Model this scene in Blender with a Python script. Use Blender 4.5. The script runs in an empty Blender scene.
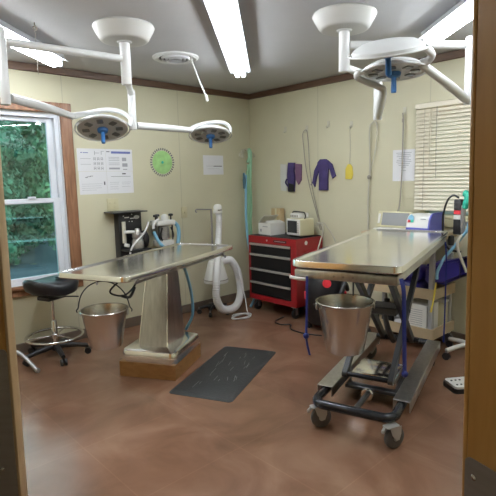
import bpy, bmesh, math, random
from mathutils import Vector, Matrix, Euler
random.seed(7)
PI = math.pi
V = Vector
scene = bpy.context.scene
COL = scene.collection

# ------------------------------------------------------------------ materials
def mat(name, col, rough=.5, metal=0., bump=0., bscale=40., var=0., vscale=6., spec=.5, emit=0., coat=0., stretch=None, alpha=None):
    m = bpy.data.materials.new(name); m.use_nodes = True
    nt = m.node_tree; N = nt.nodes; L = nt.links
    p = N['Principled BSDF']
    p.inputs['Base Color'].default_value = (*col, 1)
    p.inputs['Roughness'].default_value = rough
    p.inputs['Metallic'].default_value = metal
    p.inputs['Specular IOR Level'].default_value = spec
    if coat: p.inputs['Coat Weight'].default_value = coat
    if emit:
        p.inputs['Emission Color'].default_value = (*col, 1); p.inputs['Emission Strength'].default_value = emit
    tc = N.new('ShaderNodeTexCoord')
    src = tc.outputs['Object']
    if stretch:
        mp = N.new('ShaderNodeMapping'); mp.inputs['Scale'].default_value = stretch
        L.new(src, mp.inputs['Vector']); src = mp.outputs['Vector']
    if var:
        n = N.new('ShaderNodeTexNoise'); n.inputs['Scale'].default_value = vscale; n.inputs['Detail'].default_value = 5
        L.new(src, n.inputs['Vector'])
        r = N.new('ShaderNodeValToRGB')
        r.color_ramp.elements[0].position = .3; r.color_ramp.elements[1].position = .7
        r.color_ramp.elements[0].color = (*[max(0, c*(1-var)) for c in col], 1)
        r.color_ramp.elements[1].color = (*[min(1, c*(1+var)) for c in col], 1)
        L.new(n.outputs['Fac'], r.inputs['Fac']); L.new(r.outputs['Color'], p.inputs['Base Color'])
    if bump:
        n2 = N.new('ShaderNodeTexNoise'); n2.inputs['Scale'].default_value = bscale; n2.inputs['Detail'].default_value = 3
        L.new(src, n2.inputs['Vector'])
        b = N.new('ShaderNodeBump'); b.inputs['Strength'].default_value = bump; b.inputs['Distance'].default_value = .01
        L.new(n2.outputs['Fac'], b.inputs['Height']); L.new(b.outputs['Normal'], p.inputs['Normal'])
    return m

def mat_wall(name, col):
    """painted panelling: faint vertical joints every 1.22 m"""
    m = mat(name, col, .55, bump=.05, bscale=60, var=.03, vscale=3)
    nt = m.node_tree; N = nt.nodes; L = nt.links; p = N['Principled BSDF']
    tc = N.new('ShaderNodeTexCoord'); sx = N.new('ShaderNodeSeparateXYZ'); L.new(tc.outputs['Object'], sx.inputs[0])
    tot = None
    for ax in ('X', 'Y'):
        a = N.new('ShaderNodeMath'); a.operation = 'ADD'; a.inputs[1].default_value = 1.03; L.new(sx.outputs[ax], a.inputs[0])
        pp = N.new('ShaderNodeMath'); pp.operation = 'PINGPONG'; pp.inputs[1].default_value = .61; L.new(a.outputs[0], pp.inputs[0])
        lt = N.new('ShaderNodeMath'); lt.operation = 'LESS_THAN'; lt.inputs[1].default_value = .004; L.new(pp.outputs[0], lt.inputs[0])
        if tot is None: tot = lt
        else:
            mx = N.new('ShaderNodeMath'); mx.operation = 'MAXIMUM'; L.new(tot.outputs[0], mx.inputs[0]); L.new(lt.outputs[0], mx.inputs[1]); tot = mx
    old = p.inputs['Base Color'].links[0].from_socket
    mix = N.new('ShaderNodeMix'); mix.data_type = 'RGBA'; mix.inputs['B'].default_value = (*[c*.72 for c in col], 1)
    sc = N.new('ShaderNodeMath'); sc.operation = 'MULTIPLY'; sc.inputs[1].default_value = .7; L.new(tot.outputs[0], sc.inputs[0])
    L.new(sc.outputs[0], mix.inputs['Factor']); L.new(old, mix.inputs['A']); L.new(mix.outputs['Result'], p.inputs['Base Color'])
    return m

def mat_floor():
    m = bpy.data.materials.new('stained_floor'); m.use_nodes = True
    nt = m.node_tree; N = nt.nodes; L = nt.links; p = N['Principled BSDF']
    tc = N.new('ShaderNodeTexCoord')
    def noise(s, d=6, w=0.):
        n = N.new('ShaderNodeTexNoise'); n.inputs['Scale'].default_value = s; n.inputs['Detail'].default_value = d
        n.inputs['Distortion'].default_value = w; L.new(tc.outputs['Object'], n.inputs['Vector']); return n
    n1 = noise(2.2, 8, 1.2); r = N.new('ShaderNodeValToRGB'); e = r.color_ramp.elements
    e[0].position = .25; e[0].color = (.138, .072, .043, 1); e[1].position = .78; e[1].color = (.262, .153, .100, 1)
    k = e.new(.5); k.color = (.198, .104, .064, 1)
    L.new(n1.outputs['Fac'], r.inputs['Fac'])
    br = N.new('ShaderNodeTexBrick'); br.offset = 0.; br.inputs['Scale'].default_value = 1.
    br.inputs['Brick Width'].default_value = .61; br.inputs['Row Height'].default_value = .61; br.inputs['Mortar Size'].default_value = .003
    br.inputs['Color1'].default_value = (.93, .93, .93, 1); br.inputs['Color2'].default_value = (1.06, 1.05, 1.04, 1); br.inputs['Mortar'].default_value = (1.18, 1.18, 1.16, 1)
    L.new(tc.outputs['Object'], br.inputs['Vector'])
    mu = N.new('ShaderNodeMix'); mu.data_type = 'RGBA'; mu.blend_type = 'MULTIPLY'; mu.inputs['Factor'].default_value = .7
    L.new(r.outputs['Color'], mu.inputs['A']); L.new(br.outputs['Color'], mu.inputs['B'])
    L.new(mu.outputs['Result'], p.inputs['Base Color'])
    p.inputs['Roughness'].default_value = .23
    b = N.new('ShaderNodeBump'); b.inputs['Strength'].default_value = .03; b.inputs['Distance'].default_value = .01
    n4 = noise(4, 2); L.new(n4.outputs['Fac'], b.inputs['Height']); L.new(b.outputs['Normal'], p.inputs['Normal'])
    p.inputs['Specular IOR Level'].default_value = .5
    return m

def mat_wood(name, a, b, sc=(1, 1, 1), rough=.4):
    m = bpy.data.materials.new(name); m.use_nodes = True
    nt = m.node_tree; N = nt.nodes; L = nt.links; p = N['Principled BSDF']
    tc = N.new('ShaderNodeTexCoord'); mp = N.new('ShaderNodeMapping'); mp.inputs['Scale'].default_value = sc
    L.new(tc.outputs['Object'], mp.inputs['Vector'])
    n = N.new('ShaderNodeTexNoise'); n.inputs['Scale'].default_value = 6; n.inputs['Detail'].default_value = 7; n.inputs['Distortion'].default_value = .6
    L.new(mp.outputs['Vector'], n.inputs['Vector'])
    r = N.new('ShaderNodeValToRGB'); r.color_ramp.elements[0].position = .3; r.color_ramp.elements[1].position = .72
    r.color_ramp.elements[0].color = (*a, 1); r.color_ramp.elements[1].color = (*b, 1)
    L.new(n.outputs['Fac'], r.inputs['Fac']); L.new(r.outputs['Color'], p.inputs['Base Color']); p.inputs['Roughness'].default_value = rough
    return m

def mat_glass(name, tint, refl=.08):
    m = bpy.data.materials.new(name); m.use_nodes = True
    nt = m.node_tree; N = nt.nodes; L = nt.links
    N.remove(N['Principled BSDF']); o = N['Material Output']
    t = N.new('ShaderNodeBsdfTransparent'); t.inputs['Color'].default_value = (*tint, 1)
    g = N.new('ShaderNodeBsdfGlossy'); g.inputs['Roughness'].default_value = .02
    f = N.new('ShaderNodeFresnel'); f.inputs['IOR'].default_value = 1.5
    ad = N.new('ShaderNodeMath'); ad.operation = 'ADD'; ad.inputs[1].default_value = refl; L.new(f.outputs[0], ad.inputs[0])
    mx = N.new('ShaderNodeMixShader'); L.new(ad.outputs[0], mx.inputs[0]); L.new(t.outputs[0], mx.inputs[1]); L.new(g.outputs[0], mx.inputs[2])
    L.new(mx.outputs[0], o.inputs['Surface'])
    return m

M = {}
M['wall'] = mat_wall('cream_wall_paint', (.60, .575, .415))
M['ceil'] = mat('ceiling_paint', (.50, .505, .52), .8, bump=.08, bscale=90, var=.02)
M['floor'] = mat_floor()
M['trim'] = mat_wood('dark_crown_wood', (.085, .045, .028), (.15, .085, .052), (1, 1, 8))
M['base'] = mat('baseboard_brown', (.145, .11, .082), .55, var=.15)
M['casing'] = mat_wood('window_casing_wood', (.17, .075, .035), (.33, .165, .085), (6, 6, .7))
M['vinyl'] = mat('white_vinyl', (.72, .76, .82), .4)
M['glass'] = mat_glass('window_glass', (.74, .94, .90), .05)
M['door'] = mat_wood('door_wood', (.43, .21, .055), (.56, .30, .09), (5, 5, .5), .35)
M['doorband'] = mat_wood('door_edge_wood', (.36, .25, .13), (.48, .34, .19), (6, 6, .6))
M['kick'] = mat('brushed_kick_plate', (.30, .26, .235), .45, .45, var=.06, vscale=3, stretch=(1, 1, 30))
M['steel'] = mat('stainless_steel', (.94, .94, .94), .17, 1., var=.05, vscale=4, bump=.015, bscale=12)
M['steelb'] = mat('brushed_stainless', (.53, .525, .51), .30, 1., var=.12, vscale=5, stretch=(10, 10, .5))
M['bucket'] = mat('bucket_steel', (.56, .54, .51), .27, 1., var=.10, vscale=5, stretch=(1, 1, .3))
M['chrome'] = mat('chrome', (.72, .72, .72), .15, 1.)
M['greymet'] = mat('grey_metal', (.36, .36, .37), .4, .8)
M['white'] = mat('white_enamel', (.62, .63, .63), .3, var=.02)
M['whiteplas'] = mat('white_plastic', (.74, .74, .71), .45)
M['ivory'] = mat('ivory_plastic', (.60, .56, .36), .45)
M['canopyw'] = mat('canopy_white', (.54, .54, .52), .4)
M['blackp'] = mat('black_plastic', (.012, .012, .014), .42)
M['blackv'] = mat('black_vinyl', (.010, .011, .014), .36, bump=.1, bscale=80)
M['rubber'] = mat('black_rubber', (.022, .023, .025), .7, bump=.1, bscale=120)
M['matrub'] = mat('mat_rubber', (.024, .025, .025), .55, bump=.35, bscale=90, var=.15, vscale=25)
M['darkmet'] = mat('dark_powder_metal', (.045, .047, .05), .42, .3)
M['blacktube'] = mat('black_gloss_tube', (.02, .022, .028), .25, .3)
M['red'] = mat('red_enamel', (.30, .010, .014), .3, coat=.2)
M['redp'] = mat('red_plastic', (.72, .035, .05), .4)
M['drawer'] = mat('black_drawer_enamel', (.007, .007, .008), .4, spec=.3)
M['alu'] = mat('aluminium_pull', (.60, .60, .57), .35, .7)
M['blueh'] = mat('blue_handle', (.015, .12, .36), .4)
M['ledgrey'] = mat('lamp_reflector_grey', (.52, .53, .54), .4, .1)
M['lens'] = mat('lamp_lens_dark', (.15, .155, .16), .25)
M['tube'] = mat('fluorescent_tube', (.93, .97, 1.0), .4, emit=34.)
M['hall_fill'] = mat('hall_fill_glow', (1.0, .93, .82), .4, emit=46.)  # glow of the added fill lamp behind the camera
M['fixture'] = mat('fixture_enamel', (.66, .68, .72), .4)
M['paper'] = mat('paper', (.76, .77, .80), .7)
M['ink'] = mat('grey_ink', (.34, .35, .38), .7)
M['inkd'] = mat('dark_ink', (.12, .12, .14), .7)
M['inkb'] = mat('blue_ink', (.12, .16, .42), .7)
M['green'] = mat('green_card', (.33, .60, .22), .6, var=.18, vscale=14)
M['bluehose'] = mat('blue_hose', (.22, .48, .66), .4)
M['greenhose'] = mat('green_hose', (.30, .55, .36), .45)
M['teal'] = mat('teal_plastic', (.03, .45, .32), .4)
M['whitehose'] = mat('white_corrugated_hose', (.72, .72, .72), .5)
M['purple'] = mat('purple_fabric', (.05, .035, .135), .8, bump=.3, bscale=150, var=.25, vscale=12)
M['purplev'] = mat('purple_vinyl', (.035, .026, .22), .35, var=.1)
M['mauve'] = mat('mauve_fabric', (.16, .08, .15), .8)
M['plasticbag'] = mat('clear_plastic', (.62, .64, .60), .25)
M['yellow'] = mat('yellow_plastic', (.74, .60, .09), .5)
M['blueplas'] = mat('blue_plastic', (.10, .11, .46), .4)
M['strap'] = mat('blue_webbing', (.010, .020, .17), .6)
M['cart'] = mat('beige_cart_plastic', (.46, .36, .23), .5)
M['cartpost'] = mat('grey_cart_post', (.42, .42, .43), .45, .2)
M['plinth'] = mat_wood('plinth_plywood', (.23, .11, .03), (.33, .165, .055), (2, 2, 6), .5)
M['card'] = mat('cardboard', (.50, .38, .21), .75)
M['screen'] = mat('dark_screen', (.03, .033, .036), .15)
M['screeng'] = mat('grey_screen', (.22, .225, .23), .25)
M['blind'] = mat('blind_slat', (.74, .69, .56), .45)
M['cordw'] = mat('pale_cord', (.52, .50, .42), .6)
M['cordg'] = mat('grey_cord', (.30, .28, .24), .6)
M['clearhook'] = mat('clear_hook', (.62, .60, .50), .25)
M['castor'] = mat('grey_castor', (.085, .08, .076), .55)
M['fork'] = mat('castor_fork', (.48, .48, .47), .4, .5)
M['ground'] = mat('outside_road', (.045, .058, .07), .9, var=.1, vscale=.6)
M['leafa'] = mat('leaf_green', (.12, .26, .12), .6, var=.45, vscale=1.4)
M['leafb'] = mat('leaf_pale_green', (.17, .31, .14), .6, var=.45, vscale=1.2)
M['leafc'] = mat('leaf_dark_green', (.075, .185, .10), .6, var=.45, vscale=1.4)
M['bark'] = mat('bark', (.09, .06, .04), .9)
M['mat_teal'] = mat('dark_teal_plastic', (.03, .09, .13), .5)
M['inner'] = mat('inner_black', (.012, .011, .010), .7)
M['orangep'] = mat('orange_plastic', (.6, .16, .05), .5)
M['silverb'] = mat('silver_cast', (.50, .49, .48), .3, .8, bump=.3, bscale=60, var=.2, vscale=30)

# ------------------------------------------------------------------ mesh builder
def catmull(pts, n=6, closed=False):
    P = [V(p) for p in pts]
    if len(P) < 3: return P
    out = []; k = len(P)
    for i in range(k if closed else k-1):
        if closed: a, b, c, d = P[(i-1) % k], P[i], P[(i+1) % k], P[(i+2) % k]
        else: a, b, c, d = P[max(i-1, 0)], P[i], P[i+1], P[min(i+2, k-1)]
        for j in range(n):
            t = j/n
            out.append(.5*((2*b)+(c-a)*t+(2*a-5*b+4*c-d)*t*t+(3*b-a-3*c+d)*t**3))
    if not closed: out.append(P[-1])
    return out

def rrect(L, W, r, n=6):
    pts = []
    for cx, cy, a0 in ((L/2-r, W/2-r, 0), (-L/2+r, W/2-r, PI/2), (-L/2+r, -W/2+r, PI), (L/2-r, -W/2+r, 1.5*PI)):
        for i in range(n+1):
            a = a0+PI/2*i/n; pts.append((cx+r*math.cos(a), cy+r*math.sin(a)))
    return pts

class B:
    def __init__(s): s.bm = bmesh.new()
    def box(s, lo, hi, bev=0., seg=2, rot=None, piv=None):
        lo = V(lo); hi = V(hi); c = (lo+hi)/2; d = hi-lo
        r = bmesh.ops.create_cube(s.bm, size=1.)
        vs = r['verts']
        for v in vs: v.co = V((v.co.x*d.x, v.co.y*d.y, v.co.z*d.z))
        if bev:
            es = list({e for v in vs for e in v.link_edges})
            rb = bmesh.ops.bevel(s.bm, geom=es, offset=min(bev, min(d)*.49), segments=seg, affect='EDGES', profile=.5)
            vs = list({v for f in rb['faces'] for v in f.verts} | {v for v in vs if v.is_valid})
        m = rot.to_matrix() if rot else None
        for v in vs:
            if m: v.co = m @ v.co
            v.co += c
        return s
    def cyl(s, a, b, r, r2=None, n=20, cap=True):
        a = V(a); b = V(b); return s._sweep([a, b], [r, r if r2 is None else r2], n, cap)
    def _sweep(s, pts, rad, n, cap=True, closed=False, flat=None):
        k = len(pts); rings = []
        t0 = (pts[1]-pts[0]).normalized()
        up = V((0, 0, 1)) if abs(t0.z) < .95 else V((1, 0, 0))
        nrm = (up-t0*up.dot(t0)).normalized()
        for i in range(k):
            if closed: t = (pts[(i+1) % k]-pts[(i-1) % k])
            elif i == 0: t = pts[1]-pts[0]
            elif i == k-1: t = pts[-1]-pts[-2]
            else: t = pts[i+1]-pts[i-1]
            if t.length < 1e-9: t = t0.copy()
            t.normalize()
            nrm = nrm-t*nrm.dot(t)
            if nrm.length < 1e-6: nrm = t.orthogonal()
            nrm.normalize(); bi = t.cross(nrm)
            r = rad[i] if isinstance(rad, (list, tuple)) else rad
            ring = []
            for j in range(n):
                a = 2*PI*j/n
                ring.append(s.bm.verts.new(pts[i]+nrm*(r*math.cos(a)*(flat or 1.))+bi*(r*math.sin(a))))
            rings.append(ring)
        for i in range(k if closed else k-1):
            A, C = rings[i], rings[(i+1) % k]
            for j in range(n):
                try: s.bm.faces.new((A[j], A[(j+1) % n], C[(j+1) % n], C[j]))
                except ValueError: pass
        if cap and not closed:
            s.bm.faces.new(list(reversed(rings[0]))); s.bm.faces.new(rings[-1])
        return s
    def tube(s, pts, r, n=8, smooth=6, closed=False, flat=None, cap=True):
        P = catmull(pts, smooth, closed) if smooth else [V(p) for p in pts]
        if isinstance(r, (list, tuple)):
            m = len(P)-1; q = len(r)-1
            rr = []
            for i in range(len(P)):
                t = i/m*q; j = min(int(t), q-1); rr.append(r[j]+(r[j+1]-r[j])*(t-j))
            r = rr
        return s._sweep(P, r, n, cap, closed, flat)
    def lathe(s, prof, c=(0, 0, 0), n=32, mtx=None, sx=1., sy=1.):
        """prof: (radius, height) list"""
        c = V(c); rings = []
        for r, h in prof:
            if r < 1e-6:
                v = V((0, 0, h)); v = mtx @ v if mtx else v
                rings.append([s.bm.verts.new(c+v)])
            else:
                R = []
                for j in range(n):
                    a = 2*PI*j/n; v = V((r*math.cos(a)*sx, r*math.sin(a)*sy, h)); v = mtx @ v if mtx else v
                    R.append(s.bm.verts.new(c+v))
                rings.append(R)
        for A, C in zip(rings, rings[1:]):
            for j in range(n):
                q = (j+1) % n
                if len(A) == 1 and len(C) == 1: continue
                if len(A) == 1: s.bm.faces.new((A[0], C[q], C[j]))
                elif len(C) == 1: s.bm.faces.new((A[j], A[q], C[0]))
                else: s.bm.faces.new((A[j], A[q], C[q], C[j]))
        return s
    def prism(s, outline, z0, z1, mtx=None, c=(0, 0, 0)):
        c = V(c)
        def mk(z):
            o = []
            for x, y in outline:
                v = V((x, y, z)); v = mtx @ v if mtx else v; o.append(s.bm.verts.new(v+c))
            return o
        a, b = mk(z0), mk(z1); n = len(a)
        s.bm.faces.new(list(reversed(a))); s.bm.faces.new(b)
        for i in range(n): s.bm.faces.new((a[i], a[(i+1) % n], b[(i+1) % n], b[i]))
        return s
    def loft(s, rings, cap=True):
        R = [[s.bm.verts.new(V(p)) for p in r] for r in rings]; n = len(R[0])
        for A, C in zip(R, R[1:]):
            for j in range(n): s.bm.faces.new((A[j], A[(j+1) % n], C[(j+1) % n], C[j]))
        if cap:
            s.bm.faces.new(list(reversed(R[0]))); s.bm.faces.new(R[-1])
        return s
    def ball(s, c, r, sx=1, sy=1, sz=1, n=16):
        rr = bmesh.ops.create_uvsphere(s.bm, u_segments=n, v_segments=max(6, n//2), radius=r)
        for v in rr['verts']: v.co = V((v.co.x*sx, v.co.y*sy, v.co.z*sz))+V(c)
        return s
    def quad(s, a, b, c, d):
        s.bm.faces.new([s.bm.verts.new(V(p)) for p in (a, b, c, d)]); return s
    def make(s, name, m, off=None, sharp=38):
        bm = s.bm
        if off is not None:
            for v in bm.verts: v.co -= off
        bmesh.ops.recalc_face_normals(bm, faces=bm.faces)
        me = bpy.data.meshes.new(name); bm.to_mesh(me); bm.free()
        me.polygons.foreach_set('use_smooth', [True]*len(me.polygons))
        me.set_sharp_from_angle(angle=math.radians(sharp))
        me.materials.append(M[m]); me.update()
        return me

def tag(o, label=None, cat=None, group=None, kind=None):
    if label: o['label'] = label
    if cat: o['category'] = cat
    if group: o['group'] = group
    if kind: o['kind'] = kind
    return o
def thing(name, label, cat, loc=(0, 0, 0), rz=0., group=None):
    o = bpy.data.objects.new(name, None); COL.objects.link(o); o.empty_display_size = .1
    o.location = loc; o.rotation_euler = (0, 0, math.radians(rz))
    return tag(o, label, cat, group)
def part(name, b, m, parent, label=None):
    """b is in the local coordinates of the thing"""
    o = bpy.data.objects.new(name, b.make(name, m)); COL.objects.link(o); o.parent = parent
    if label: o['label'] = label
    return o
def wpart(name, b, m, parent, label=None):
    """b is in world coordinates; the thing's Empty is not rotated"""
    r = parent
    while r.parent: r = r.parent
    o = bpy.data.objects.new(name, b.make(name, m, V(r.location))); COL.objects.link(o); o.parent = parent
    if label: o['label'] = label
    return o
def single(name, label, cat, b, m, loc=(0, 0, 0), group=None):
    o = bpy.data.objects.new(name, b.make(name, m, V(loc))); COL.objects.link(o); o.location = loc
    return tag(o, label, cat, group)
def struct(name, b, m, parent=None):
    o = bpy.data.objects.new(name, b.make(name, m)); COL.objects.link(o)
    if parent: o.parent = parent
    else: o['kind'] = 'structure'
    return o
def struct_root(name, loc=(0, 0, 0)):
    o = bpy.data.objects.new(name, None); COL.objects.link(o); o.location = loc; o['kind'] = 'structure'; return o
def copy_tree(o, parent=None):
    c = o.copy(); COL.objects.link(c)
    if parent: c.parent = parent
    for ch in [q for q in bpy.data.objects if q.parent == o]: copy_tree(ch, c)
    return c

H = 2.44
# ------------------------------------------------------------------ camera
CAM = V((-4.0587, -4.2836, 1.4437)); yaw, pitch, roll, F = .8216, .1407, -.0236, 482.69
fw = V((math.cos(yaw)*math.cos(pitch), math.sin(yaw)*math.cos(pitch), -math.sin(pitch)))
rt = V((math.sin(yaw), -math.cos(yaw), 0)); up = rt.cross(fw)
r2 = rt*math.cos(roll)+up*math.sin(roll); u2 = up*math.cos(roll)-rt*math.sin(roll)
cam = bpy.data.objects.new('camera', bpy.data.cameras.new('camera')); COL.objects.link(cam)
cam.matrix_world = Matrix(((r2.x, u2.x, -fw.x, CAM.x), (r2.y, u2.y, -fw.y, CAM.y), (r2.z, u2.z, -fw.z, CAM.z), (0, 0, 0, 1)))
cam.data.sensor_width = 36.; cam.data.lens = 36.*F/496; cam.data.clip_start = .02; cam.data.clip_end = 200
scene.camera = cam

# ------------------------------------------------------------------ room shell
struct('floor', B().box((-5.7, -6.2, -.1), (.12, .12, 0)), 'floor')
struct('ceiling', B().box((-5.7, -6.2, H), (.12, .12, H+.1)), 'ceil')
wx0, wx1, wz0, wz1 = -3.32, -2.285, .585, 2.06           # window in the left wall
b = B()
b.box((-5.7, 0, 0), (wx0, .12, H)); b.box((wx1, 0, 0), (.12, .12, H)); b.box((wx0, 0, 0), (wx1, .12, wz0)); b.box((wx0, 0, wz1), (wx1, .12, H))
struct('wall_left', b, 'wall')
vy0, vy1, vz0, vz1 = -3.15, -2.24, 1.105, 1.99            # window in the right wall
b = B()
b.box((0, -6.2, 0), (.12, vy0, H)); b.box((0, vy1, 0), (.12, 0, H)); b.box((0, vy0, 0), (.12, vy1, vz0)); b.box((0, vy0, vz1), (.12, vy1, H))
struct('wall_right', b, 'wall')
b = B(); b.box((-4.57, -2.27, 0), (-4.45, 0, H)); b.box((-4.57, -4.95, 0), (-4.45, -3.22, H)); b.box((-4.57, -3.22, 2.07), (-4.45, -2.27, H))
struct('wall_front', b, 'wall')
b = B(); b.box((-3.56, -5.07, 0), (0, -4.95, H)); b.box((-4.57, -5.07, 2.1), (-3.56, -4.95, H)); b.box((-4.57, -5.07, 0), (-4.5, -4.95, 2.1))
struct('wall_back', b, 'wall')
b = B(); b.box((-5.82, -6.2, 0), (-5.7, .12, H)); b.box((-5.7, -6.32, 0), (.12, -6.2, H))
struct('wall_hall', b, 'wall')
struct('trim_1', B().box((-4.45, -.022, H-.064), (0, 0, H), .006, 1), 'trim')
struct('trim_2', B().box((-.022, -4.95, H-.064), (0, -.022, H), .006, 1), 'trim')
struct('baseboard_left', B().box((-4.45, -.016, 0), (0, 0, .094), .005, 1), 'base')
struct('baseboard_right', B().box((-.016, -4.95, 0), (0, -.016, .094), .005, 1), 'base')

# window 1 : wood casing, white vinyl double-hung sashes
w = struct_root('window_1', (-2.8, 0, 0))
def wp(name, b, m, par=None): return wpart(name, b, m, par or w)
b = B(); cx0, cx1, cz0, cz1 = wx0-.1, -2.187, .50, 2.142
b.box((wx1-.004, -.024, cz0+.075), (cx1, -.001, cz1), .005, 1); b.box((cx0, -.024, cz0+.075), (wx0+.004, -.001, cz1), .005, 1)
b.box((wx0+.004, -.024, wz1-.006), (wx1-.004, -.001, cz1), .005, 1)
wp('casing', b, 'casing')
b = B(); b.box((cx0, -.045, .56), (cx1, -.001, .592), .006, 2); b.box((cx0, -.02, cz0), (cx1, -.001, .56), .004, 1); wp('stool_board', b, 'casing')
b = B(); t = .045
b.box((wx0+.002, .02, wz0+.002), (wx0+t, .10, wz1-.002)); b.box((wx1-t, .02, wz0+.002), (wx1-.002, .10, wz1-.002)); b.box((wx0+t, .02, wz1-t), (wx1-t, .10, wz1-.002)); b.box((wx0+t, .02, wz0+.002), (wx1-t, .10, wz0+.03))
b.box((wx0, -.001, wz0), (wx0+.012, .02, wz1)); b.box((wx1-.012, -.001, wz0), (wx1, .02, wz1))
wp('window_frame', b, 'vinyl')
def sash(name, z0, z1, y0, y1, lo, hi):
    b = B(); xa, xb, s_ = wx0+t, wx1-t, .055
    b.box((xa, y0, z0), (xa+s_, y1, z1), .004, 1); b.box((xb-s_, y0, z0), (xb, y1, z1), .004, 1)
    b.box((xa+s_, y0, z0), (xb-s_, y1, z0+lo), .004, 1); b.box((xa+s_, y0, z1-hi), (xb-s_, y1, z1), .004, 1)
    f = wp(name, b, 'vinyl')
    ym = (y0+y1)/2
    wp('pane', B().box((xa+s_-.004, ym-.003, z0+lo-.004), (xb-s_+.004, ym+.003, z1-hi+.004)), 'glass', f)
    return f
sash('upper_sash', 1.275, wz1-t, .062, .095, .045, .04)
sl = sash('lower_sash', wz0+.03, 1.325, .024, .058, .035, .042)
wp('sash_lock', B().box((-2.60, .004, 1.326), (-2.54, .05, 1.342), .005, 2), 'vinyl', sl)
w['kind'] = 'structure'

# window 2 behind the blind
w2 = struct_root('window_2', (0, -2.7, 0))
b = B()
b.box((-.02, vy1-.004, vz0-.05), (-.001, vy1+.06, vz1+.06), .004, 1); b.box((-.02, vy0-.06, vz0-.05), (-.001, vy0+.004, vz1+.06), .004, 1)
b.box((-.02, vy0+.004, vz1-.004), (-.001, vy1-.004, vz1+.06), .004, 1)
wpart('casing', b, 'ivory', w2)
b = B(); b.box((-.02, vy0-.08, vz0-.035), (-.001, vy1+.03, vz0), .006, 2); b.box((-.018, vy0-.06, vz0-.105), (-.001, vy1+.02, vz0-.036), .004, 1)
wpart('sill', b, 'ivory', w2)
b = B(); b.box((.05, vy0+.002, vz0+.002), (.09, vy0+.05, vz1-.002)); b.box((.05, vy1-.05, vz0+.002), (.09, vy1-.002, vz1-.002)); b.box((.05, vy0+.05, vz0+.002), (.09, vy1-.05, vz0+.05)); b.box((.05, vy0+.05, vz1-.05), (.09, vy1-.05, vz1-.002)); b.box((.05, vy0+.05, 1.5), (.09, vy1-.05, 1.545))
wf = wpart('window_frame', b, 'vinyl', w2)
wpart('pane', B().box((.067, vy0+.045, vz0+.045), (.073, vy1-.045, vz1-.045)), 'glass', wf)

# venetian blind
bl = thing('window_blind', 'cream horizontal slat blind lowered over the right-hand wall window', 'window blind', (-.045, -2.7, 1.14))
by0, by1, bz0, bz1 = -3.2, -2.147, 1.140, 2.052
wpart('head_rail', B().box((-.065, by0, bz1-.045), (-.022, by1, bz1), .004, 1), 'blind', bl)
b = B(); n = 27
for i in range(n):
    z = bz1-.06-(bz1-.06-bz0-.028)*i/(n-1)
    b.box((-.0665, by0+.004, z-.0007), (-.0205, by1-.004, z+.0007), rot=Euler((0, math.radians(-60), 0)))
wpart('slats', b, 'blind', bl)
wpart('bottom_rail', B().box((-.056, by0+.004, bz0), (-.028, by1-.004, bz0+.016), .004, 2), 'blind', bl)
for y in (-2.235, -2.95): wpart('ladder_cord', B().cyl((-.062, y, bz0+.01), (-.062, y, bz1-.04), .0016, n=6), 'cordw', bl)
wpart('pull_cord', B().tube([(-.068, -2.345, bz1-.04), (-.070, -2.347, 1.7), (-.068, -2.352, 1.42)], .0022, 6), 'cordg', bl)
wpart('tilt_wand', B().cyl((-.068, -2.29, bz1-.05), (-.066, -2.288, 1.52), .004, n=8), 'blind', bl)

# doors (leaf in local coordinates: x along the leaf from the hinge)
def door(name, hinge, ang, length, face, lean, piv, screws):
    d = struct_root(name)
    sg = 1 if face > 0 else -1
    m = Matrix.Translation((hinge[0], hinge[1], 0)) @ Matrix.Rotation(math.radians(ang), 4, 'Z') @ Matrix.Translation((-math.tan(math.radians(lean))*piv, 0, 0)) @ Matrix.Rotation(math.radians(lean), 4, 'Y')
    d.matrix_world = m
    T = .04
    ya, yb = (-T, 0) if sg > 0 else (0, T)
    part('door_leaf', B().box((0, ya, .03), (length-.009, yb, 2.05), .002, 1), 'door', d)
    bandm = 'doorband' if sg < 0 else 'door'
    part('edge_band', B().box((length-.0088, ya, .03), (length, yb, 2.05), .003, 2), bandm, d)
    o = []
    L_, z0, z1, r = length-.008, .06, 1.012, .012
    o += [(.03, z0), (L_, z0)]
    for i in range(7): a = PI/2*i/6; o.append((L_-r+r*math.cos(a), z1-r+r*math.sin(a)))
    for i in range(7): a = PI/2+PI/2*i/6; o.append((.03+r+r*math.cos(a), z1-r+r*math.sin(a)))
    mt = Matrix(((1, 0, 0), (0, 0, 1), (0, 1, 0)))
    kb = B(); kb.prism(o, .0002*sg, .002*sg, mt)
    k = part('kick_plate', kb, 'kick', d)
    for x, z in screws:
        part('screw', B().lathe([(0, .0035), (.003, .003), (.005, .0015), (.005, 0)], n=12, c=(length-x, .002*sg, z), mtx=Matrix.Rotation(-PI/2*sg, 3, 'X')), 'chrome', k)
    hb = B()
    for y, s_ in ((0, 1), (ya if sg > 0 else yb, -1)):
        q = sg*s_
        hb.cyl((length-.075, y+q*.0, 1.08), (length-.075, y+q*.012, 1.08), .03, n=24); hb.cyl((length-.075, y+q*.012, 1.08), (length-.075, y+q*.05, 1.08), .011); hb.tube([(length-.075, y+q*.05, 1.08), (length-.12, y+q*.052, 1.08), (length-.19, y+q*.05, 1.078)], .010, 10)
    return d
D2 = door('door_2', (-3.6, -4.85), 71.3, .921, 1, 1.2, 1.0, [(.026, .982), (.026, .5), (.5, .982)])
D1 = door('door_1', (-4.34, -2.28), -43.2, .905, -1, .8, .55, [(.05, .955), (.045, .66), (.5, .955)])

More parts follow.
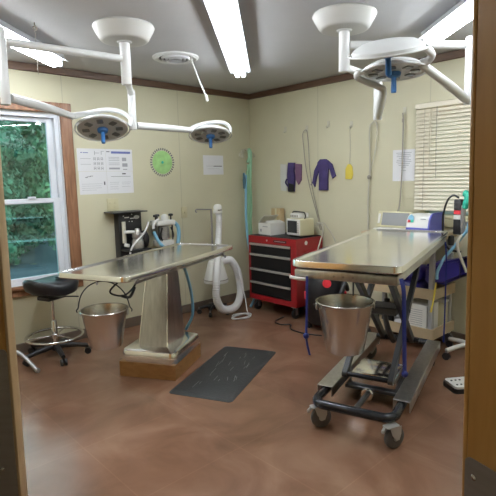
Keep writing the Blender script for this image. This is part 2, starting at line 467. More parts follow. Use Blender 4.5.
# ------------------------------------------------------------------ outside
struct('ground_outside', B().box((-40, .13, -1.27), (30, 60, -1.15)), 'ground')
def tree(x, y, h, r, m, label, seed):
    rnd = random.Random(seed)
    tr = thing('tree', label, 'tree', (x, y, -1.15), 0, 'trees outside the left window')
    part('trunk', B().tube([(0, 0, 0), (.08, .03, h*.3), (-.05, .05, h*.7)], [.16, .13, .05], 8), 'bark', tr)
    vs, fs = [], []
    for k in range(24):
        a = rnd.uniform(0, 2*PI); zz = (.03+.93*((k+rnd.random())/24)**1.15)*h; rr = r*math.sqrt(max(.05, 1-((zz/h-.42)/.62)**2))*rnd.uniform(.1, .62)
        c = V((rr*math.cos(a), rr*math.sin(a), zz)); cr = rnd.uniform(.42, .6)*r
        for q in range(210):
            d = V((rnd.gauss(0, 1), rnd.gauss(0, 1), rnd.gauss(0, .8))).normalized()
            p = c+d*cr*rnd.uniform(.35, 1.)**.5; s_ = rnd.uniform(.05, .13)*(1+max(0, y-13)*.07)
            t1 = d.orthogonal().normalized(); t1.rotate(Matrix.Rotation(rnd.uniform(0, 6.28), 3, d)); t2 = (d.cross(t1)+d*rnd.uniform(-.9, .9)).normalized()
            n0 = len(vs); vs += [p-t1*s_, p-t2*s_*.6, p+t1*s_, p+t2*s_*.6]; fs.append((n0, n0+1, n0+2, n0+3))
    me = bpy.data.meshes.new('foliage'); me.from_pydata(vs, [], fs); me.materials.append(M[m]); o = bpy.data.objects.new('foliage', me); COL.objects.link(o); o.parent = tr
KIND = {'leafa': 'mid green', 'leafb': 'pale green', 'leafc': 'dark green'}
for r_, (yy, xs) in enumerate(((12.4, (-1.9, .55, 3.0)), (14.9, (-3.2, -.7, 1.8, 4.3)), (17.4, (-2.0, .6, 3.1, 5.6)), (20.0, (-3.3, -.7, 1.9, 4.5)), (23.2, (-2.2, .7, 3.6, 6.5)))):
    for c_, xx in enumerate(xs):
        m_ = ('leafa', 'leafc', 'leafb')[(r_*2+c_) % 3]
        tree(xx, yy, (5.1, 6.7, 8.3, 9.7, 11.2)[r_]+.4*((c_*7) % 3), (1.12, 1.12, 1.12, 1.15, 1.3)[r_], m_, KIND[m_]+' tree beyond the left window, %s, %s' % (('in the nearest row', 'in the second row', 'in the third row', 'in the fourth row', 'in the farthest row')[r_], ('leftmost', 'second from the left', 'third from the left', 'rightmost')[c_ if c_ < len(xs)-1 else 3]), seed=20+r_*5+c_)

# ------------------------------------------------------------------ ceiling lights
def ceiling_light(end, d, L_, label):
    d = V((d[0], d[1], 0)).normalized(); s_ = V((-d.y, d.x, 0))
    c = V((end[0], end[1], H))-d*L_/2
    o = thing('ceiling_light', label, 'ceiling light', (c.x, c.y, H), math.degrees(math.atan2(d.y, d.x)), 'fluorescent ceiling lights')
    part('housing', B().box((-L_/2, -.056, -.045), (L_/2, .056, -.0005), .006, 1), 'fixture', o)
    part('reflector_wings', B().prism([(-.088, -.058), (-.056, -.047), (.056, -.047), (.088, -.058), (.088, -.055), (.056, -.0452), (-.056, -.0452), (-.088, -.055)], -L_/2+.002, L_/2-.002, Matrix(((0, 0, 1), (1, 0, 0), (0, 1, 0)))), 'fixture', o)
    for y in (-.027, .027):
        tb = B().cyl((-L_/2+.035, y, -.078), (L_/2-.035, y, -.078), .019, n=12); part('tube', tb, 'tube', o)
    for sx in (-1, 1):
        for y in (-.027, .027): part('socket', B().box((sx*(L_/2-.017)-.014, y-.016, -.098), (sx*(L_/2-.017)+.014, y+.016, -.0475), .004, 1), 'fixture', o)
    return o
ceiling_light((-1.03, -.985), (1.30, 1.27), 2.44, 'long twin-tube ceiling light at the middle, ending above the corner')
ceiling_light((-2.44, -.42), (.66, .60), 2.44, 'long twin-tube ceiling light near the wall with the big window')
ceiling_light((-.675, -2.56), (.52, .58), 2.44, 'long twin-tube ceiling light behind the lamp over the raised table')
hl = thing('hall_fill_light', 'added unseen fill light in the hallway behind the camera', 'ceiling light', (-4.6, -5.6, H))  # added lamp, never in view, brightens the door faces and kick plates
part('base_ring', B().lathe([(.16, -.0005), (.16, -.03), (.14, -.03)], n=32), 'fixture', hl)
part('diffuser', B().lathe([(.14, -.03), (.13, -.06), (.08, -.085), (0, -.095)], n=32), 'hall_fill', hl)

# ceiling vent + stiff cable
vt = thing('ceiling_vent', 'round white ceiling vent with dark louvre rings', 'vent', (-1.68, -.92, H))
part('rim', B().lathe([(.185, -.0005), (.185, -.012), (.165, -.022), (.135, -.014), (.135, -.0005)], n=40), 'white', vt)
b = B()
for r in (.118, .088, .058): b.lathe([(r, -.008), (r-.006, -.022), (r-.016, -.026), (r-.010, -.008), (r, -.008)], n=36)
part('louvre_rings', b, 'fixture', vt)
part('duct_opening', B().lathe([(.134, -.003), (0, -.003)], n=36), 'inner', vt)
cb = B().tube([(-1.575, -.985, 2.425), (-1.556, -1.005, 2.35), (-1.533, -1.027, 2.26), (-1.50, -1.04, 2.18), (-1.473, -1.045, 2.115)], .006, 8)
pc = thing('hanging_cable', 'short white cable hanging from the ceiling beside the round vent', 'cable', (-1.575, -.985, 2.425))
wpart('cable', cb, 'whiteplas', pc)
wpart('plug', B().tube([(-1.482, -1.043, 2.145), (-1.468, -1.046, 2.095)], .012, 8, 0), 'whiteplas', pc)
wpart('ceiling_clip', B().lathe([(.016, H-.0005), (.014, 2.42), (0, 2.418)], c=(-1.575, -.985, 0), n=12), 'whiteplas', pc)
hk = thing('ceiling_hook', 'small metal eye hook in the ceiling with a thin hanging cord', 'hook', (-2.85, -1.09, H))
wpart('eye', B().tube([(-2.85, -1.09, H-.001), (-2.85, -1.09, 2.42), (-2.838, -1.09, 2.405), (-2.85, -1.09, 2.39), (-2.862, -1.09, 2.405), (-2.85, -1.09, 2.419)], .0035, 8), 'cordg', hk)
wpart('cord', B().cyl((-2.85, -1.09, 2.389), (-2.85, -1.085, 2.13), .0018, n=6), 'cordg', hk)

# ------------------------------------------------------------------ surgical lights
def lamp_head(root, c, n, entry, R=.195):
    """c centre of the face, n unit vector the lamp shines along"""
    c = V(c); n = V(n).normalized()
    z = -n; x = V(entry)-z*V(entry).dot(z); x.normalize(); y = z.cross(x)
    m = Matrix((x, y, z)).transposed()
    h = wpart('lamp_head', B().lathe([(R-.012, .004), (R-.004, 0), (R, .004), (R, .022), (R-.02, .036), (R*.72, .052), (R*.4, .062), (0, .064)], c=c, n=40, mtx=m), 'white', root)
    wpart('reflector', B().lathe([(0, .002), (R-.012, .002), (R-.012, .006), (0, .006)], c=c, n=40, mtx=m), 'ledgrey', h)
    wpart('rim_guard', B()._sweep([c+m @ V(((R+.014)*math.cos(a), (R+.014)*math.sin(a), .004)) for a in [2*PI*i/40 for i in range(40)]], .005, 8, closed=True), 'white', h)
    for i in range(8):
        a = PI/8+PI/4*i
        p = c+m @ V((.66*R*math.cos(a), .66*R*math.sin(a), .0))
        mm = m @ Matrix.Rotation(a, 3, 'Z')
        wpart('lens', B().prism(rrect(.052, .044, .008, 3), -.004, .0015, mm, p), 'lens', h)
    wpart('handle', B().lathe([(0, -.112), (.014, -.11), (.0155, -.1), (.0145, -.03), (.022, -.026), (.036, -.020), (.040, -.006), (.040, .001)], c=c, n=20, mtx=m), 'blueh', h, 'blue sterile handle')
    return m
def arm_set(root, ax, z, end, r=.023):
    b = B().cyl((ax[0], ax[1], z), (end[0], end[1], z), r, n=18)
    return wpart('horizontal_arm', b, 'white', root)
def drop(root, p, zt, zb, r=.032):
    o = wpart('drop_tube', B().lathe([(0, zt+.012), (r*.8, zt+.008), (r, zt), (r, zb+.0), (r*.92, zb-.006), (0, zb-.006)], c=(p[0], p[1], 0), n=24), 'white', root)
    return o
def lampbase(label, ax, zb):
    o = thing('surgical_light', label, 'surgical light', (ax[0], ax[1], H), 0, 'ceiling surgical lights')
    wpart('canopy', B().lathe([(.19, H-.0005), (.196, H-.012), (.188, H-.03), (.155, H-.085), (.146, H-.094), (.13, H-.097), (0, H-.097)], c=(ax[0], ax[1], 0), n=48), 'canopyw', o)
    wpart('pole', B().lathe([(.048, H-.0972), (.044, H-.104), (.033, H-.106), (.033, zb+.004), (.03, zb), (0, zb)], c=(ax[0], ax[1], 0), n=28), 'white', o)
    return o
# light over the pedestal table
A = (-2.388, -1.362)
s1 = lampbase('white twin-head surgical light hung over the pedestal table by the window', A, 2.075)
arm_set(s1, (A[0]-.03, A[1]), 2.236, (-3.096, -1.308))
drop(s1, (-3.127, -1.306), 2.30, 1.90, .027)
arm_set(s1, (A[0], A[1]+.0), 2.105, (-2.145, -.99), .022)
drop(s1, (-2.12, -.95), 2.125, 1.845, .028)
h1 = V((-2.325, -.862, 1.838)); n1 = V((-.36, -.52, -1)).normalized()
n1 = (V((0, 0, -1))+V((CAM.x-h1.x, CAM.y-h1.y, 0)).normalized()*.40).normalized()
e1 = V((-2.587, -.94, 1.908))
lamp_head(s1, h1, n1, V((-1, -.7, 0)), .183)
wpart('spring_arm', B().tube([(-3.098, -1.293, 1.935), (-2.85, -1.13, 1.926), e1], [.025, .027, .023], 16, 4), 'white', s1)
right = V((math.sin(yaw), -math.cos(yaw), 0)); away = V((math.cos(yaw), math.sin(yaw), 0))
wpart('yoke', B().tube([e1, h1-right*.14+away*.06+V((0, 0, .125)), h1-right*.0+away*.10+V((0, 0, .155)), h1+right*.12+away*.07+V((0, 0, .135)), h1+right*.205+away*.02+V((0, 0, .075)), h1+right*.20+V((0, 0, .02))], [.024, .021, .019, .018, .016, .014], 14, 6), 'white', s1)
h2 = V((-1.31, -.875, 1.835)); e2 = V((-1.54, -.888, 1.872))
n2 = (V((0, 0, -1))+V((CAM.x-h2.x, CAM.y-h2.y, 0)).normalized()*.30).normalized()
lamp_head(s1, h2, n2, V((-1, 0, 0)), .172)
wpart('spring_arm', B().tube([(-2.09, -.947, 1.872), (-1.8, -.918, 1.873), e2], [.027, .028, .022], 16, 4), 'white', s1)
wpart('yoke', B().tube([e2, h2-right*.12+away*.06+V((0, 0, .095)), h2+right*.0+away*.10+V((0, 0, .125)), h2+right*.12+away*.06+V((0, 0, .115)), h2+right*.175+away*.0+V((0, 0, .065)), h2+right*.178+V((0, 0, .015))], [.022, .02, .018, .017, .015, .013], 14, 6), 'white', s1)
# light over the wheeled table
A = (-1.462, -2.412)
s2 = lampbase('white twin-head surgical light hung over the wheeled table', A, 2.095)
arm_set(s2, (A[0]+.025, A[1]-.02), 2.257, (-.842, -2.892), .024)
drop(s2, (-.817, -2.913), 2.30, 1.895, .026)
arm_set(s2, A, 2.125, (-.945, -2.33), .024)
drop(s2, (-.915, -2.312), 2.145, 1.855, .030)
hA = V((-1.775, -2.906, 2.066)); nA = (V((0, 0, -1))+V((CAM.x-hA.x, CAM.y-hA.y, 0)).normalized()*-.34+right*.05).normalized()
lamp_head(s2, hA, nA, right, .18)
eA = V((-1.454, -2.936, 2.039))
wpart('spring_arm', B().tube([(-.845, -2.915, 1.918), (-1.1, -2.925, 1.972), eA], [.026, .027, .022], 16, 4), 'white', s2)
wpart('yoke', B().tube([eA, eA+V((-.03, .0, .008)), V((-1.475, -2.975, 2.06)), V((-1.50, -3.0, 2.085)), V((-1.585, -2.99, 2.108)), V((-1.63, -2.965, 2.102))], [.024, .024, .02, .02, .018, .016], 14, 6), 'white', s2)
hB = V((-1.484, -2.771, 2.026)); nB = (V((0, 0, -1))+V((CAM.x-hB.x, CAM.y-hB.y, 0)).normalized()*.06).normalized()
lamp_head(s2, hB, nB, -right, .175)
eB = V((-1.445, -2.685, 1.955))
wpart('spring_arm', B().tube([(-.945, -2.335, 1.878), (-1.15, -2.48, 1.91), (-1.37, -2.632, 1.946)], [.027, .028, .023], 16, 4), 'white', s2)
wpart('yoke', B().tube([(-1.37, -2.632, 1.946), (-1.43, -2.66, 1.965), (-1.53, -2.62, 1.995), (-1.62, -2.615, 2.012), (-1.64, -2.64, 2.03), (-1.60, -2.66, 2.036)], [.024, .02, .018, .017, .016, .013], 14, 6), 'white', s2)

# ------------------------------------------------------------------ things on the left wall
def sheet(x0, x1, z0, z1, label, bars, group=None, y=-.0025):
    o = thing('poster', label, 'poster', ((x0+x1)/2, 0, z0), 0, group)
    wpart('paper', B().box((x0, y, z0), (x1, -.0004, z1)), 'paper', o)
    by = {}
    for (fx0, fx1, fz0, fz1, m) in bars:
        by.setdefault(m, []).append((fx0, fx1, fz0, fz1))
    for m, L_ in by.items():
        b = B()
        for fx0, fx1, fz0, fz1 in L_: b.box((x0+(x1-x0)*fx0, y-.0006, z0+(z1-z0)*fz0), (x0+(x1-x0)*fx1, y-.0001, z0+(z1-z0)*fz1))
        wpart('print', b, m, o)
    return o
px0, pxm, px1, pz0, pzm, pz1 = -2.155, -1.877, -1.598, 1.342, 1.553, 1.760
bars = [(.12, .17, .80, .84, 'inkb'), (.20, .38, .80, .83, 'inkb')]
for r_ in range(3):
    for c_ in range(3): bars += [(.56+c_*.13, .64+c_*.13, .60-r_*.21, .615-r_*.21, 'ink'), (.56+c_*.13, .575+c_*.13, .48-r_*.21, .60-r_*.21, 'ink'), (.625+c_*.13, .64+c_*.13, .48-r_*.21, .60-r_*.21, 'ink'), (.575+c_*.13, .625+c_*.13, .52-r_*.21, .555-r_*.21, 'ink')]
bars += [(.60, .78, .80, .82, 'ink'), (.60, .62, .72, .90, 'ink'), (.84, .95, .88, .90, 'ink'), (.84, .86, .74, .90, 'ink')]
bars += [(.10, .46, .55-.05*i, .565-.05*i, 'ink') for i in (0, 5)]
sheet(px0, pxm-.002, pzm+.001, pz1, 'white poster with a grid of small grey figures, left above', bars, 'poster sheets beside the window')
bars = [(.20, .93, .80, .90, 'inkb'), (.03, .15, .86, .90, 'inkd'), (.10, .50, .62, .64, 'ink'), (.10, .50, .55, .57, 'ink'), (.10, .50, .48, .50, 'ink'), (.10, .50, .36, .38, 'ink'), (.10, .50, .28, .30, 'ink'), (.10, .50, .08, .16, 'ink'),
        (.60, .76, .46, .62, 'ink'), (.60, .80, .20, .36, 'ink'), (.62, .78, .06, .10, 'ink')]
sheet(pxm, px1, pzm+.001, pz1, 'white poster with a blue title bar, right above', bars, 'poster sheets beside the window')
bars = [(.22, .30, .72, .75, 'inkd'), (.28, .42, .76, .79, 'ink'), (.38, .5, .79, .81, 'inkd'), (.08, .82, .45, .46, 'ink'), (.08, .78, .36, .37, 'ink'), (.08, .8, .27, .28, 'ink'), (.08, .6, .18, .19, 'ink'), (.88, .93, .40, .55, 'inkd')]
sheet(px0+.004, pxm-.002, pz0, pzm-.001, 'white poster with a thin line sketch, lower left of four', bars, 'poster sheets beside the window')
bars = [(.58, .72, .86, .92, 'inkd'), (.15, .9, .76, .775, 'inkd'), (.10, .45, .50, .51, 'ink'), (.10, .42, .42, .43, 'ink'), (.55, .9, .50, .51, 'ink'), (.55, .86, .42, .43, 'ink'), (.55, .88, .30, .31, 'ink'), (.10, .4, .30, .31, 'ink'), (.10, .42, .2, .21, 'ink')]
sheet(pxm, px1-.002, pz0, pzm-.001, 'white poster with two columns of small print, lower right of four', bars, 'poster sheets beside the window')
# green wheel
c = (-1.252, -.0, 1.640)
mt = Matrix.Rotation(PI/2, 3, 'X')
wd = thing('wheel_chart', 'round green wheel chart with a dashed black edge on the wall', 'wall chart', (c[0], 0, c[2]-.13))
wpart('backing', B().lathe([(0, .0005), (.146, .0005), (.146, .003), (0, .003)], c=c, n=40, mtx=mt), 'wall', wd)
wpart('disc', B().lathe([(0, .0032), (.118, .0032), (.118, .0055), (0, .0055)], c=c, n=40, mtx=mt), 'green', wd)
b = B()
for i in range(34):
    a = 2*PI*i/34; p = V((c[0]+.134*math.cos(a), -.0042, c[2]+.134*math.sin(a)))
    b.box(p-V((.011, .0009, .0062)), p+V((.011, .0009, .0062)), rot=Euler((0, -a, 0)))
wpart('edge_marks', b, 'inkd', wd)
wpart('rivet', B().lathe([(0, .010), (.012, .009), (.014, .0056)], c=c, n=16, mtx=mt), 'teal', wd)
sheet(-.722, -.432, 1.508, 1.722, 'white landscape notice on the wall left of the corner', [(.15, .55, .44, .455, 'ink'), (.50, .92, .42, .46, 'inkd'), (.2, .8, .30, .31, 'ink')])
def plate(x, z, w_, h_, label, toggle):
    o = thing('outlet_plate' if not toggle else 'switch_plate', label, 'wall outlet' if not toggle else 'light switch', (x, 0, z-h_/2))
    wpart('plate', B().box((x-w_/2, -.008, z-h_/2), (x+w_/2, -.0005, z+h_/2), .003, 2), 'ivory', o)
    if not toggle:
        for sx in (-.025, .025):
            for dz in (-.02, .02): wpart('socket', B().box((x+sx-.014, -.0105, z+dz-.012), (x+sx+.014, -.0083, z+dz+.012), .004, 2), 'ivory', o)
    else: wpart('toggle', B().box((x-.006, -.02, z-.012), (x+.006, -.0083, z+.012), .002, 1), 'ivory', o)
plate(-1.835, 1.236, .118, .118, 'ivory double outlet plate under the posters', False)
plate(-1.005, 1.11, .075, .118, 'ivory switch plate on the wall above the tabletop', True)

# wall-hung black anaesthesia machine
am = thing('anesthesia_machine', 'black wall-hung anaesthesia machine with a flat shelf on top', 'anesthesia machine', (-1.72, 0, .78))
wpart('back_plate', B().box((-1.835, -.10, .70), (-1.59, -.001, 1.158), .006, 2), 'blackp', am)
wpart('top_shelf', B().box((-1.935, -.20, 1.160), (-1.575, -.002, 1.172), .003, 1), 'darkmet', am)
wpart('lower_tray', B().box((-1.83, -.28, .795), (-1.60, -.101, .815), .004, 1), 'blackp', am)
g = wpart('flow_tube', B().cyl((-1.80, -.125, .87), (-1.80, -.125, 1.075), .019, n=16), 'clearhook', am)
b = B(); b.cyl((-1.80, -.13, .85), (-1.775, -.165, .845), .02, .016, n=16); wpart('knob', b, 'whiteplas', am)
b = B(); b.lathe([(0, .150), (.035, .150), (.05, .145), (.054, .11), (.046, .095), (.052, .08), (.056, .06), (.056, .005), (.05, 0), (0, 0)], c=(-1.70, -.20, .8155), n=28)
vp = wpart('vaporizer', b, 'silverb', am)
wpart('vaporizer_cap', B().lathe([(0, .195), (.02, .19), (.032, .16), (.032, .1505)], c=(-1.70, -.20, .8155), n=20), 'silverb', vp)
wpart('inlet_pipe', B().tube([(-1.735, -.20, .975), (-1.76, -.20, .978), (-1.80, -.19, .980), (-1.815, -.17, .978)], .015, 10), 'whiteplas', am)
wpart('gas_hose', B().tube([(-1.83, -.27, .78), (-1.80, -.27, .85), (-1.73, -.27, .91), (-1.65, -.26, .98), (-1.585, -.22, 1.06)], .009, 10), 'whitehose', am)
b = B(); b.box((-1.775, -.103, 1.105), (-1.725, -.1005, 1.116)); b.box((-1.715, -.103, 1.095), (-1.665, -.1005, 1.104)); b.box((-1.79, -.103, 1.12), (-1.78, -.1005, 1.13)); b.box((-1.70, -.103, 1.135), (-1.69, -.1005, 1.142)); b.box((-1.70, -.103, 1.065), (-1.69, -.1005, 1.074)); b.box((-1.73, -.103, 1.068), (-1.72, -.1005, 1.074))
wpart('panel_print', b, 'whiteplas', am)
wpart('badge', B().lathe([(0, .004), (.03, .004), (.03, .0005)], c=(-1.645, -.1005, 1.108), n=20, mtx=mt, sy=.62), 'alu', am)
wpart('bellows_bag', B().ball((-1.60, -.155, .89), .085, .55, .55, 1.05, 20), 'blackp', am)
# white absorber assembly
ab = thing('absorber', 'white canister absorber with black valve knobs and pale blue hoses', 'absorber', (-1.39, 0, .78))
cx, cy = -1.385, -.16
wpart('wall_bracket', B().box((cx-.02, -.08, .90), (cx+.02, -.001, 1.0), .004, 1), 'greymet', ab)
wpart('top_block', B().box((cx-.105, cy-.078, 1.010), (cx+.105, cy+.078, 1.062), .014, 3), 'whiteplas', ab)
wpart('base_block', B().box((cx-.085, cy-.07, .800), (cx+.085, cy+.07, .862), .012, 3), 'whiteplas', ab)
wpart('canister', B().lathe([(.05, .8625), (.062, .875), (.062, .93), (.057, .935), (.062, .94), (.062, .995), (.05, 1.0095)], c=(cx, cy, 0), n=28), 'silverb', ab)
for sx in (-1, 1):
    wpart('side_rod', B().cyl((cx+sx*.078, cy-.05, .862), (cx+sx*.078, cy-.05, 1.0095), .008, n=10), 'blackp', ab)
    wpart('strut', B().tube([(cx+sx*.05, cy-.065, .99), (cx+sx*.075, cy-.07, .92), (cx+sx*.06, cy-.072, .865)], .008, 8), 'blackp', ab)
for dx, dy in ((-.10, -.03), (-.05, .02), (.085, -.02)):
    b = B(); b.cyl((cx+dx, cy+dy, 1.0625), (cx+dx, cy+dy, 1.105), .008, n=10)
    b.lathe([(0, 1.125), (.022, 1.122), (.026, 1.11), (.022, 1.10), (0, 1.10)], c=(cx+dx, cy+dy, 0), n=16); wpart('valve_knob', b, 'blackp', ab)
wpart('dome', B().lathe([(0, 1.125), (.02, 1.12), (.036, 1.10), (.038, 1.0625)], c=(cx+.012, cy-.02, 0), n=20), 'whiteplas', ab)
wpart('inlet_hose', B().tube([(cx-.08, cy-.05, 1.075), (cx-.12, cy-.06, 1.06), (cx-.145, cy-.06, 1.03), (cx-.15, cy-.06, .99)], .013, 10), 'whitehose', ab)
wpart('blue_hose', B().tube([(cx+.10, cy-.04, 1.04), (cx+.145, cy-.05, .99), (cx+.15, cy-.055, .90), (cx+.13, cy-.05, .80), (cx+.09, cy-.04, .72)], .020, 12), 'bluehose', ab)
wpart('blue_hose', B().tube([(cx-.14, cy-.05, .96), (cx-.125, cy-.07, .90), (cx-.09, cy-.09, .83), (cx-.03, cy-.10, .775)], .016, 12), 'bluehose', ab)
b = B().tube([(-1.30, -.115, .77), (-1.27, -.06, .6), (-1.28, -.04, .45), (-1.3, -.03, .3)], .012, 8)
wpart('drain_tube', b, 'greymet', ab)

# warming unit on an IV stand
iv = thing('iv_stand', 'thin chrome IV stand with a side hook and dark castor feet', 'IV stand', (-.83, -.25, 0))
wpart('pole', B().cyl((-.83, -.25, .10), (-.83, -.25, 1.135), .011, n=12), 'greymet', iv)
wpart('hook_bar', B().tube([(-.822, -.25, 1.138), (-.86, -.25, 1.14), (-.95, -.255, 1.146), (-1.03, -.26, 1.15), (-1.045, -.26, 1.13), (-1.03, -.26, 1.118)], .0065, 8), 'greymet', iv)
wpart('clamp', B().box((-.86, -.285, .60), (-.80, -.215, .66), .008, 2), 'blackp', iv)
wpart('hub', B().lathe([(0, .125), (.03, .12), (.04, .085), (.03, .06), (0, .06)], c=(-.83, -.25, 0), n=18), 'blackp', iv)
for i in range(5):
    a = math.radians(215+72*i); p = V((-.83+.165*math.cos(a), -.25+.165*math.sin(a), 0))
    l = wpart('leg', B().tube([(-.83, -.25, .09), (-.83+.08*math.cos(a), -.25+.08*math.sin(a), .085), p+V((0, 0, .07))], [.018, .016, .013], 8), 'blackp', iv)
    wpart('castor', B().cyl(p+V((-.012*math.sin(a), .012*math.cos(a), .027)), p+V((.012*math.sin(a), -.012*math.cos(a), .027)), .0265, n=16), 'blackp', l)
    wpart('castor_stem', B().cyl(p+V((0, 0, .05)), p+V((0, 0, .075)), .008, n=8), 'greymet', l)
wu = thing('warming_unit', 'white cone-shaped warming blower with a looped thick white hose', 'warming unit', (-.85, -.38, 0))
wpart('body', B().lathe([(0, .385), (.125, .385), (.13, .395), (.125, .42), (.085, .58), (.07, .615), (.04, .63), (0, .63)], c=(-.925, -.41, 0), n=32), 'whiteplas', wu)
wpart('base_seam', B().lathe([(.128, .415), (.131, .42), (.127, .425)], c=(-.925, -.41, 0), n=32), 'cordg', wu)
hp = [(-.88, -.41, .59), (-.79, -.41, .60), (-.71, -.41, .585), (-.64, -.42, .48), (-.612, -.43, .34), (-.635, -.46, .21), (-.72, -.50, .12), (-.83, -.52, .095), (-.96, -.53, .13), (-1.03, -.54, .25), (-1.02, -.53, .40), (-.95, -.47, .60), (-.83, -.35, .80), (-.765, -.29, .95), (-.755, -.285, 1.07), (-.765, -.28, 1.10)]
P_ = catmull(hp, 14); rr = [(.039 if i < .7*len(P_) else .039-.006*min(1, (i/len(P_)-.7)/.15))+.0025*(1 if i % 2 else -1) for i in range(len(P_))]
hb = B(); hb._sweep(P_, rr, 16); wpart('hose', hb, 'whitehose', wu)
b = B(); b.lathe([(.047, 1.095), (.05, 1.10), (.05, 1.125), (.044, 1.13), (.046, 1.165), (.03, 1.19), (0, 1.195)], c=(-.765, -.28, 0), n=24); nz = wpart('nozzle', b, 'whiteplas', wu)
wpart('nozzle_slot', B().box((-.80, -.332, 1.125), (-.75, -.322, 1.135), .002, 1), 'blackp', nz)
b = B(); cp = [(-.69, -.465, .55), (-.655, -.485, .40), (-.63, -.53, .20), (-.65, -.58, .06)]
for i in range(26):
    a = i*PI/5; r = .10+.012*math.sin(i*1.7); cp.append((-.75+r*math.cos(a)*1.1, -.60+r*.75*math.sin(a), .008+.0008*i))
b.tube(cp, .005, 6, 4); wpart('cord', b, 'whitehose', wu)

# green and blue breathing hoses in the corner
hg = thing('hose_hanger', 'white two-armed wall hook near the corner holding the hoses', 'hook', (-.13, 0, 1.70))
b = B(); b.box((-.15, -.014, 1.70), (-.11, -.0005, 1.80), .004, 2); b.tube([(-.13, -.014, 1.78), (-.13, -.06, 1.80), (-.13, -.10, 1.775)], .008, 8)
wpart('bracket', b, 'clearhook', hg)
for sx in (-1, 1): wpart('arm', B().tube([(-.13, -.014, 1.76), (-.13+sx*.05, -.06, 1.785), (-.13+sx*.10, -.075, 1.755), (-.13+sx*.12, -.08, 1.72), (-.13+sx*.095, -.085, 1.705)], .006, 8), 'clearhook', hg)
b = B(); b.tube([(-.16, -.12, 1.64), (-.135, -.12, 1.70), (-.13, -.115, 1.79), (-.105, -.115, 1.72), (-.115, -.105, 1.4), (-.10, -.095, 1.1), (-.12, -.085, .85), (-.11, -.08, .70)], .018, 10, 8); b.tube([(-.125, -.09, 1.62), (-.085, -.08, 1.3), (-.09, -.07, 1.0), (-.075, -.07, .72)], .016, 10, 8); b.tube([(-.15, -.10, 1.55), (-.14, -.095, 1.2), (-.145, -.09, .95), (-.13, -.085, .75)], .014, 10, 6)
single('green_hose', 'pale green breathing hoses hanging in the corner behind the tool chest', 'hose', b, 'greenhose', (-.13, -.1, .7))
b = B(); b.tube([(-.185, -.11, 1.50), (-.20, -.12, 1.30), (-.215, -.13, 1.0), (-.225, -.17, .7), (-.24, -.25, .45), (-.26, -.34, .25), (-.34, -.375, .10), (-.42, -.39, .016)], .014, 10, 8)
single('blue_hose', 'light blue hose hanging from the corner down to the floor', 'hose', b, 'bluehose', (-.42, -.39, 0))
b = B(); b.tube([(-.205, -.10, 1.52), (-.215, -.115, 1.44), (-.222, -.12, 1.34)], [.012, .02, .012], 10, 6)
single('hose_clip', 'small dark blue sleeve among the hoses in the corner', 'clip', b, 'mat_teal', (-.21, -.11, 1.34))

# ------------------------------------------------------------------ right wall
def wall_hook(y, z, label):
    o = thing('wall_hook', label, 'wall hook', (0, y, z), 0, 'small clear wall hooks')
    wpart('back', B().box((-.006, y-.016, z-.03), (-.0005, y+.016, z+.03), .002, 2), 'clearhook', o)
    wpart('prong', B().tube([(-.006, y, z-.005), (-.012, y, z-.03), (-.028, y, z-.038), (-.034, y, z-.02)], .005, 8), 'clearhook', o)
wall_hook(-.577, 1.985, 'clear wall hook nearest the corner, nothing hung on it')
wall_hook(-.885, 1.965, 'clear wall hook holding the long looped tan cord')
wall_hook(-1.169, 1.985, 'clear empty wall hook above the purple shirt-shaped wrap')
wall_hook(-1.449, 1.955, 'clear wall hook holding the yellow tag')
wall_hook(-1.72, 1.99, 'clear wall hook above the hanging knotted cable')
wall_hook(-2.014, 2.02, 'clear wall hook holding the plain cable over the notice')
def wcord(name, label, pts, r, m, loc): return single(name, label, 'cord', B().tube(pts, r, 8, 6), m, loc)
wcord('long_cord', 'tan looped cord hanging from a hook down to the monitor', [(-.05, -1.10, .90), (-.03, -1.04, 1.06), (-.045, -.97, 1.30), (-.04, -.90, 1.55), (-.03, -.858, 1.80), (-.032, -.85, 1.90), (-.026, -.868, 1.945), (-.022, -.895, 1.945), (-.03, -.915, 1.90), (-.035, -.935, 1.75), (-.045, -.955, 1.55), (-.045, -1.0, 1.30), (-.035, -1.06, 1.06), (-.05, -1.12, .90)], .0042, 'cordg', (-.03, -.88, 1.94))
o = thing('tag_cord', 'yellow tag hanging on a thin string from a wall hook', 'tag', (-.02, -1.44, 1.42))
wpart('string', B().tube([(-.029, -1.449, 1.925), (-.012, -1.444, 1.75), (-.012, -1.438, 1.57)], .0018, 6), 'cordg', o)
ol = [(-.045, -.07), (.03, -.075), (.045, -.03), (.035, .05), (.012, .075), (-.015, .075), (-.045, .03)]
wpart('tag', B().prism(ol, .003, .010, Matrix(((0, 0, -1), (-1, 0, 0), (0, 1, 0))), (0, -1.43, 1.497)), 'yellow', o)
o = thing('hanging_cable', 'tan cable with a knot halfway hung behind the wheeled table', 'cable', (-.03, -1.72, 1.0))
b = B(); b.tube([(-.03, -1.755, 1.88), (-.028, -1.74, 1.945), (-.028, -1.705, 1.945), (-.028, -1.67, 1.88), (-.022, -1.675, 1.60), (-.025, -1.672, 1.44), (-.022, -1.66, 1.2), (-.025, -1.665, 1.0), (-.03, -1.67, .85)], .007, 8); b.tube([(-.03, -1.755, 1.88), (-.024, -1.735, 1.70), (-.028, -1.70, 1.55), (-.028, -1.675, 1.44)], .005, 8)
wpart('cable', b, 'cordw', o)
wpart('knot', B().ball((-.03, -1.673, 1.44), .02, .8, 1, 1.1, 12), 'cordg', o)
o = thing('hanging_cable', 'grey straight cable with a white plug hanging over the paper notice', 'cable', (-.03, -2.014, 1.0))
wpart('cable', B().tube([(-.034, -2.014, 1.998), (-.030, -2.018, 1.90), (-.028, -2.014, 1.5), (-.05, -2.012, 1.20), (-.09, -2.01, 1.12)], .0065, 8), 'cordg', o)
